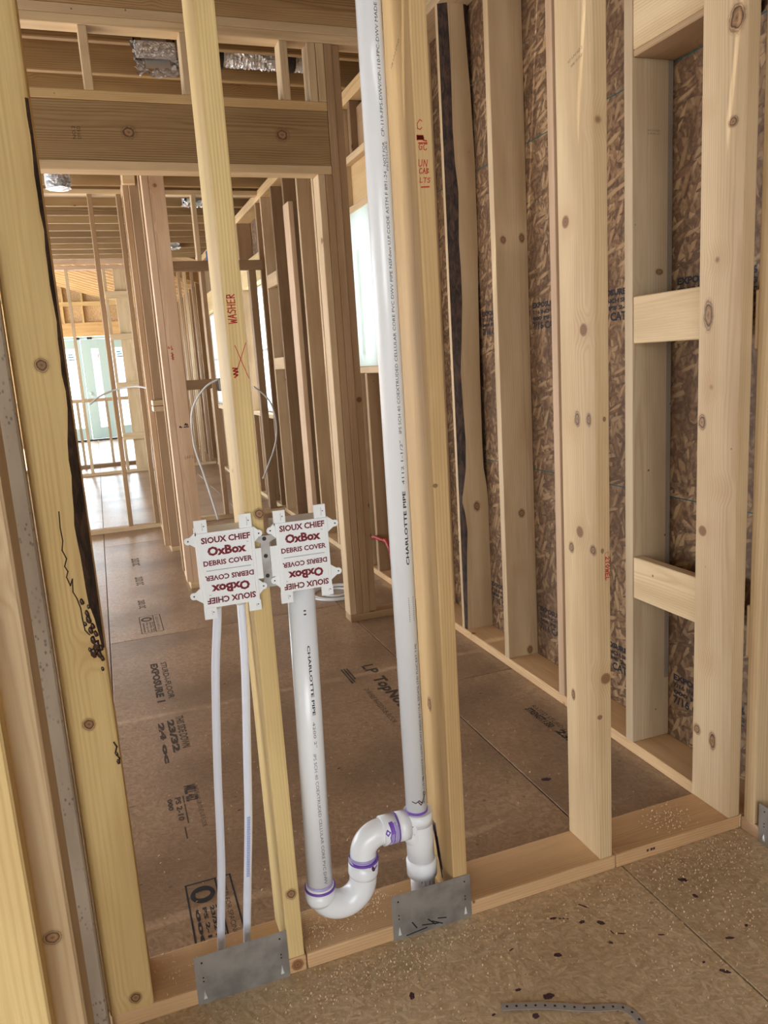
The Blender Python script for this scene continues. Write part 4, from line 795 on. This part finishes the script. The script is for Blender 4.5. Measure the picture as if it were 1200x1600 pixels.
# --- outlet boxes
def rounded_ear(cx_, cz0, dirx, L=.024, h=.026, y=1.480, th=.003, hole=True):
    V, F = [], []; K = 9; pts = [(0, h * .62), (L * .55, h * .26)] + [(L - .007 + .007 * math.cos(t), .007 * math.sin(t)) for t in [PI * .42 - PI * .84 * k / K for k in range(K + 1)]] + [(L * .55, -h * .26), (0, -h * .62)]
    n = len(pts)
    for yy in (y, y + th): V += [(cx_ + dirx * a, yy, cz0 + b) for a, b in pts]
    F = [tuple(range(n)), tuple(range(2 * n - 1, n - 1, -1))] + [(k, (k + 1) % n, n + (k + 1) % n, n + k) for k in range(n)]; return V, F, (cx_ + dirx * (L - .007), y, cz0)
def outlet_box(name, label, x0, x1, z0, z1, yf=1.4785):
    t = thing(name, label, 'outlet box', ((x0 + x1) / 2, yf, z0), 'washing machine outlet boxes'); w_, h_ = x1 - x0, z1 - z0; yb = 1.560
    g = .004
    for a, b, c, d_ in ((x0 + .004, x0 + .007, z0 + .004, z1 - .004), (x1 - .007, x1 - .004, z0 + .004, z1 - .004), (x0 + .007, x1 - .007, z0 + .004, z0 + .007), (x0 + .007, x1 - .007, z1 - .007, z1 - .004)):
        solid('box_side', *boxgeo(a, b, yf + .004, yb, c, d_), COVER, t)
    solid('box_back', *boxgeo(x0 + .004, x1 - .004, yb, yb + .003, z0 + .004, z1 - .004), COVER, t)
    me = box_mesh(w_, .004, h_, .0016, 2); cv = D.objects.new('debris_cover', me); me.materials.append(COVER); col.objects.link(cv); cv.parent = t; cv.location = Vector(((x0 + x1) / 2, yf, (z0 + z1) / 2)) - t.location
    me = box_mesh(w_ - .012, .0016, h_ - .012, .0007, 1); cp = D.objects.new('label_panel', me); me.materials.append(COVER); col.objects.link(cp); cp.parent = t; cp.location = cv.location + Vector((0, -.0025, 0)); cp['label'] = 'white cover face with maroon lettering printed twice'
    fy = yf - .0040; xc = (x0 + x1) / 2; zc = (z0 + z1) / 2
    def line(body, zz, wd, hh, bold, flip):
        if not flip: text_on('cover_text', body, (xc - wd / 2, fy, zc + zz), (1, 0, 0), (0, 0, 1), wd, hh, MAROON, cp, bold)
        else: text_on('cover_text', body, (xc + wd / 2, fy, zc - zz), (-1, 0, 0), (0, 0, -1), wd, hh, MAROON, cp, bold)
    for fl in (False, True):
        line('SIOUX CHIEF', .0535, w_ * .86, .0125, .036, fl); line('OxBox', .0285, w_ * .68, .0185, .046, fl); line('DEBRIS COVER', .0095, w_ * .86, .0105, .032, fl)
        sg = -1 if fl else 1; text_on('cover_text', 'TM', (xc + sg * w_ * .35, fy, zc + sg * .047), (sg, 0, 0), (0, 0, sg), .004, .002, MAROON, cp)
    V, F = ribbon([[(-w_ * .39, 0), (w_ * .39, 0)]], .0009, (xc, fy, zc), (1, 0, 0), (0, 0, 1)); solid('divider_line', V, F, simple('grey_ink', (.12, .12, .13), .6), cp)
    for xx, zz0, zz1 in ((x0 - .002, z1, z1 + .025), (x1 - .026, z1, z1 + .027), (x1 - .022, z0 - .016, z0), (x0, z0 - .019, z0)):
        tb = solid('mounting_tab', *boxgeo(xx, xx + .024, yf + .001, yf + .005, zz0 - .004, zz1), COVER, t); solid('tab_slot', *boxgeo(xx + .0145, xx + .0155, yf + .0003, yf + .0009, zz0 + .004, zz1 - .006), GREYP, t)
        V, F = tube_geo([(xx + .018, yf + .0004, (zz0 + zz1) / 2), (xx + .018, yf + .001, (zz0 + zz1) / 2)], .0012, 8); solid('screw_hole', V, F, BLACKP, t)
    for cx_, dx, zz in ((x0, -1, z1 - .013), (x0, -1, z0 + .027), (x1, 1, z1 - .015), (x1, 1, z0 + .027)):
        V, F, hc = rounded_ear(cx_, zz, dx, L=(.017 if (dx > 0) == (x0 < .2) else .0215) if (dx > 0) == (x0 < .2) or x0 > .2 and dx < 0 else .023, y=yf + .001); solid('mounting_ear', V, F, COVER, t)
        V, F = tube_geo([(hc[0], hc[1] - .0004, hc[2]), (hc[0], hc[1] + .0004, hc[2])], .0016, 10); solid('screw_hole', V, F, BLACKP, t)
    return t
def boxgeo(x0, x1, y0, y1, z0, z1):
    V = [(x, y, z) for z in (z0, z1) for y in (y0, y1) for x in (x0, x1)]; return V, [(0, 1, 3, 2), (4, 6, 7, 5), (0, 4, 5, 1), (2, 3, 7, 6), (0, 2, 6, 4), (1, 5, 7, 3)]
bl = outlet_box('outlet_box', 'left white outlet box whose cover sits above the two milky tubes', .143, .2525, .870, 1.019)
br = outlet_box('outlet_box', 'right white outlet box whose cover sits on top of the standpipe', .2955, .402, .877, 1.019)
for t, xa, xb in ((bl, .2515, .2645), (br, .2815, .2965)):
    me = box_mesh(xb - xa, .004, .062, .005, 3); o = D.objects.new('side_flange', me); me.materials.append(COVER); col.objects.link(o); o.parent = t; o.location = Vector(((xa + xb) / 2, 1.480, .944)) - t.location
tube('box_spigot', [(.3565, 1.566, .884), (.3565, 1.566, .8685)], .0335, COVER, br, 32)
mb = thing('mounting_bracket', 'grey metal bracket joining the two white outlet boxes', 'bracket', (.27, 1.487, .945))
pts = [(-.020, .052), (.030, .052), (.030, .046), (.012, .038), (.010, 0), (.012, -.038), (.032, -.046), (.032, -.053), (-.016, -.053), (-.016, -.046), (-.006, -.038), (-.008, 0), (-.006, .038), (-.020, .046)]
V = [(.271 + a, y, .945 + b) for y in (1.4835, 1.4865) for a, b in pts]; n = len(pts); solid('bracket_plate', V, [tuple(range(n)), tuple(range(2 * n - 1, n - 1, -1))] + [(k, (k + 1) % n, n + (k + 1) % n, n + k) for k in range(n)], STEEL, mb)
for z in (.991, .956, .9215 - .006): V, F = tube_geo([(.273, 1.4828, z), (.273, 1.4836, z)], .0042, 14); solid('bracket_hole', V, F, BLACKP, mb)

# --- nail plates
def nail_plate(label, x0, x1, z0=-.0, z1=.115, y=1.494, tilt=0, wall_x=None):
    t = thing('nail_plate', label, 'metal plate', ((x0 + x1) / 2, y, z0) if wall_x is None else (wall_x, (x0 + x1) / 2, z0), 'nail guard plates on the bottom plates'); L = x1 - x0; h = z1 - z0
    me = box_mesh(L, .0018, h, .0005); o = D.objects.new('plate', me); me.materials.append(STEEL); col.objects.link(o); o.parent = t; o.location = (0, 0, h / 2)
    fy = -.0012
    def dot(x, z, r): V, F = tube_geo([(x, fy - .0003, z), (x, fy + .0006, z)], r, 10); oo = solid('nail_hole', V, F, BLACKP); oo.parent = t
    for x in (-L * .42, L * .42):
        for z in (h * .86, h * (.55 if x < 0 else .52), h * (.52 - .07 if x > 0 else .47)): dot(x, z, .0022 if z > h * .8 else .0018)
        V = [(x, fy - .004, h * .22), (x - .004, fy, h * .10), (x + .004, fy, h * .10)]; oo = solid('punched_prong', V + [(x, fy + .001, h * .30)], [(0, 1, 2), (0, 2, 3), (0, 3, 1)], VINYL); oo.parent = t
    if wall_x is not None: t.rotation_euler = (0, 0, -PI / 2)
    return t
nail_plate('grey nail plate at the foot of the two milky tubes', .042, .2415); nail_plate('grey nail plate under the drain tee, scuffed along its lower edge', .487, .688); nail_plate('grey nail plate on the side wall at the lower right edge', 1.20, 1.43, 0, .112, wall_x=XR - .002)
# scuffs on the middle plate
V, F = ribbon([[(.56, .02), (.60, .012)], [(.575, .03), (.592, .012)], [(.535, .035), (.545, .018)], [(.60, .025), (.62, .02)], [(.52, .006), (.57, .010)], [(.585, .022), (.61, .008)]], .003, (0, 1.4925, 0), (1, 0, 0), (0, 0, 1))
o = solid('scuff_mark', V, F, BLACK); o.parent = [x for x in D.objects if x.name.startswith('nail_plate')][1]; o.matrix_parent_inverse = Matrix.Translation(-o.parent.location)

# --- perforated strap on the floor
V, F = [], []
cl = spline([at(783, 1573, 'Z', .006), at(850, 1571, 'Z', .005), at(920, 1575, 'Z', .003), at(965, 1573, 'Z', .003), at(985, 1580, 'Z', .003), at(998, 1592, 'Z', .003), at(1008, 1606, 'Z', .003), at(1016, 1622, 'Z', .003)], 8)
for i, p in enumerate(cl):
    t = (cl[min(i + 1, len(cl) - 1)] - cl[max(i - 1, 0)]).normalized(); s = t.cross(Vector((0, 0, 1))).normalized() * .0085
    V += [p + s, p - s, p - s + Vector((0, 0, -.0012)), p + s + Vector((0, 0, -.0012))]
for i in range(len(cl) - 1):
    a = i * 4
    for k in range(4): F.append((a + k, a + (k + 1) % 4, a + 4 + (k + 1) % 4, a + 4 + k))
F += [(3, 2, 1, 0), tuple(len(V) - 4 + k for k in range(4))]
STRAPM = simple('strap_steel', (.42, .42, .43), .5, .5)
ps = thing('perforated_strap', 'bent grey metal hanger strap lying on the near floor', 'metal strap', (.85, 1.15, 0)); solid('strap', V, F, STRAPM, ps)
acc = .012; 
for i in range(1, len(cl)):
    seg = (cl[i] - cl[i - 1]).length; 
    while acc < seg: 
        q = cl[i - 1].lerp(cl[i], acc / seg); V, F = tube_geo([q + Vector((0, 0, .0006)), q + Vector((0, 0, .0002))], .0026, 10); solid('strap_hole', V, F, BLACKP, ps); acc += .0195
    acc -= seg

# ================================================================== DUCTS, FOIL BOOTS, CABLES
def foil_boot(label, x0, x1, y0, y1, z0, z1, tilt=0.0):
    t = thing('foil_vent_box', label, 'vent box', ((x0 + x1) / 2, (y0 + y1) / 2, z0)); V, F = [], []; random.seed(int(x0 * 1000)); NU, NV = 22, 22; ix0, ix1, iy0, iy1 = .24, .80, .20, .78
    # crumpled flange with an open square mouth that rises into a box
    def P(u, v, lvl):
        j = Vector((noise.noise(Vector((u * 9, v * 9, x0 * 7))), noise.noise(Vector((u * 9, v * 9, 5.1))), noise.noise(Vector((u * 8, v * 8, 9.3 + lvl)))))
        edge = 1 if min(u, v, 1 - u, 1 - v) < .08 else .3
        return Vector((x0 + (x1 - x0) * u + j.x * .02 * edge, y0 + (y1 - y0) * v + j.y * .02 * edge, z0 + lvl + tilt * v + j.z * .022))
    idx = {}
    for i in range(NU + 1):
        for k in range(NV + 1): idx[i, k] = len(V); V.append(P(i / NU, k / NV, 0))
    for i in range(NU):
        for k in range(NV):
            u, v = (i + .5) / NU, (k + .5) / NV
            if ix0 < u < ix1 and iy0 < v < iy1: continue
            F.append((idx[i, k], idx[i + 1, k], idx[i + 1, k + 1], idx[i, k + 1]))
    solid('foil_flange', V, F, FOIL, t, True)
    xa, xb = x0 + (x1 - x0) * ix0, x0 + (x1 - x0) * ix1; ya, yb = y0 + (y1 - y0) * iy0, y0 + (y1 - y0) * iy1
    Vb, Fb = [], []
    for z in (z0 - .002, z0 + .05, z0 + .11):
        for a, b in ((xa, ya), (xb, ya), (xb, yb), (xa, yb)): Vb.append((a, b + (z - z0) * (.5 if tilt else 0), z + tilt * (b - y0) / (y1 - y0)))
    for r in range(2):
        for k in range(4): Fb.append((r * 4 + k, r * 4 + (k + 1) % 4, r * 4 + 4 + (k + 1) % 4, r * 4 + 4 + k))
    Fb.append((8, 9, 10, 11)); solid('vent_boot', Vb, Fb, STEELB, t)
    Vs, Fs = boxgeo(x0 + .01, x1 - .01, y0 + .03, y1 + (.08 if tilt else -.01), z0 + .03, z1); Vs = [(a, b, c + (tilt * (b - y0) / (y1 - y0) * .9 if c < z1 - .01 else tilt * .4)) for a, b, c in Vs]; solid('foil_side', Vs, [f for f in Fs if f not in ((0, 1, 3, 2),)], FOIL, t); return t
STEELB = simple('bright_steel', (.75, .77, .75), .35, .7)
foil_boot('foil wrapped vent box between joists above the header, nearest one', .345, .545, 3.93, 4.025, 2.655, 2.74, .165)
foil_boot('foil wrapped vent box in the hall ceiling beside the lettered stud', .93, 1.13, 7.32, 7.6, 2.80, 2.93); foil_boot('smallest foil vent box deep in the ceiling', 1.0, 1.16, 9.9, 10.1, 2.80, 2.93)
def flex(label, pts, r, bands):
    t = thing('flex_duct', label, 'duct', pts[0]); P_ = spline(pts, 34); V, F = tube_geo(P_, [r * (1 + .07 * math.sin(i * 2.2) + .03 * random.uniform(-1, 1)) for i in range(len(P_))], 34); rv = random.Random(3)
    V = [v + Vector((noise.noise(v * 45), noise.noise(v * 45 + Vector((3, 0, 0))), noise.noise(v * 45 + Vector((0, 7, 0))))) * .010 + Vector((rv.uniform(-1, 1), rv.uniform(-1, 1), rv.uniform(-1, 1))) * .0028 for v in V]; solid('foil_sleeve', V, F, FOIL, t, False)
    for a, b, rr in bands: tube('black_band', [P_[a], P_[b]], rr, BLACKP, t, 28)
    return t
flex('silver flexible duct lying between joists above the header right side', [(.72, 4.27, 2.885), (.95, 4.265, 2.882), (1.10, 4.26, 2.88), (1.30, 4.27, 2.885)], .056, [(0, 12, .064), (68, 80, .066)])
flex('short hanging silver duct end beside the bark-edged stud', [(-.075, 6.55, 2.72), (-.075, 6.55, 2.80), (-.09, 6.55, 2.95)], .085, [])
def cable(label, pts, r=.006, mat=GREYP):
    t = thing('cable', label, 'cable', pts[0], 'loose white cables'); tube('cable_sheath', spline(pts, 8), r, mat, t, 10); return t
cable('white cable drooping before the patio door from the posts', [at(140, 632, 'Y', 6.6), at(158, 618, 'Y', 6.6), at(185, 608, 'Y', 6.6), at(215, 604, 'Y', 6.5), at(245, 611, 'Y', 6.3), at(254, 618, 'Y', 6.1)], .008)
cable('white cable looping down from the black box to the floor plate', [at(342, 592, 'Y', 6.9), at(322, 604, 'Y', 6.9), at(305, 628, 'Y', 6.9), at(299, 655, 'Y', 6.9), at(303, 695, 'Y', 6.9), at(318, 740, 'Y', 6.95), at(331, 780, 'Y', 6.95), at(341, 812, 'Y', 6.95)], .009, VINYL)
cable('white cable bowed out between studs right of the lettered stud', [at(396, 604, 'Y', 6.9), at(412, 616, 'Y', 6.9), at(425, 634, 'Y', 6.9), at(432, 665, 'Y', 6.9), at(430, 695, 'Y', 6.9), at(420, 725, 'Y', 6.9), at(411, 748, 'Y', 6.9)], .008)
rp = thing('supply_pipe', 'thin red pipe crossing low between studs under the small window', 'pipe', (1.50, 4.4, .28)); tube('pipe', [(1.50, 4.57, .215), (1.49, 4.40, .26), (1.49, 4.19, .275)], .012, REDP, rp, 12); tube('elbow', [(1.49, 4.22, .275), (1.49, 4.18, .275), (1.50, 4.16, .23), (1.51, 4.15, .15)], .014, REDP, rp, 12)
cl_ = thing('plastic_ring', 'clear plastic ring lying flat on the floor behind the right box', 'plastic ring', (1.17, 4.22, 0)); 
for r_, n__ in ((.155, 'outer_ring'), (.135, 'outer_ring'), (.075, 'inner_ring')):
    tube(n__, [(1.17 + r_ * math.cos(a), 4.22 + r_ * math.sin(a), .008) for a in [2 * PI * k / 32 for k in range(33)]], .007, VINYL, cl_, 8, False)
V = [(1.17 + .15 * math.cos(2 * PI * k / 32), 4.22 + .15 * math.sin(2 * PI * k / 32), .004) for k in range(32)]; solid('ring_film', V, [tuple(range(32))], CLEARP, cl_)
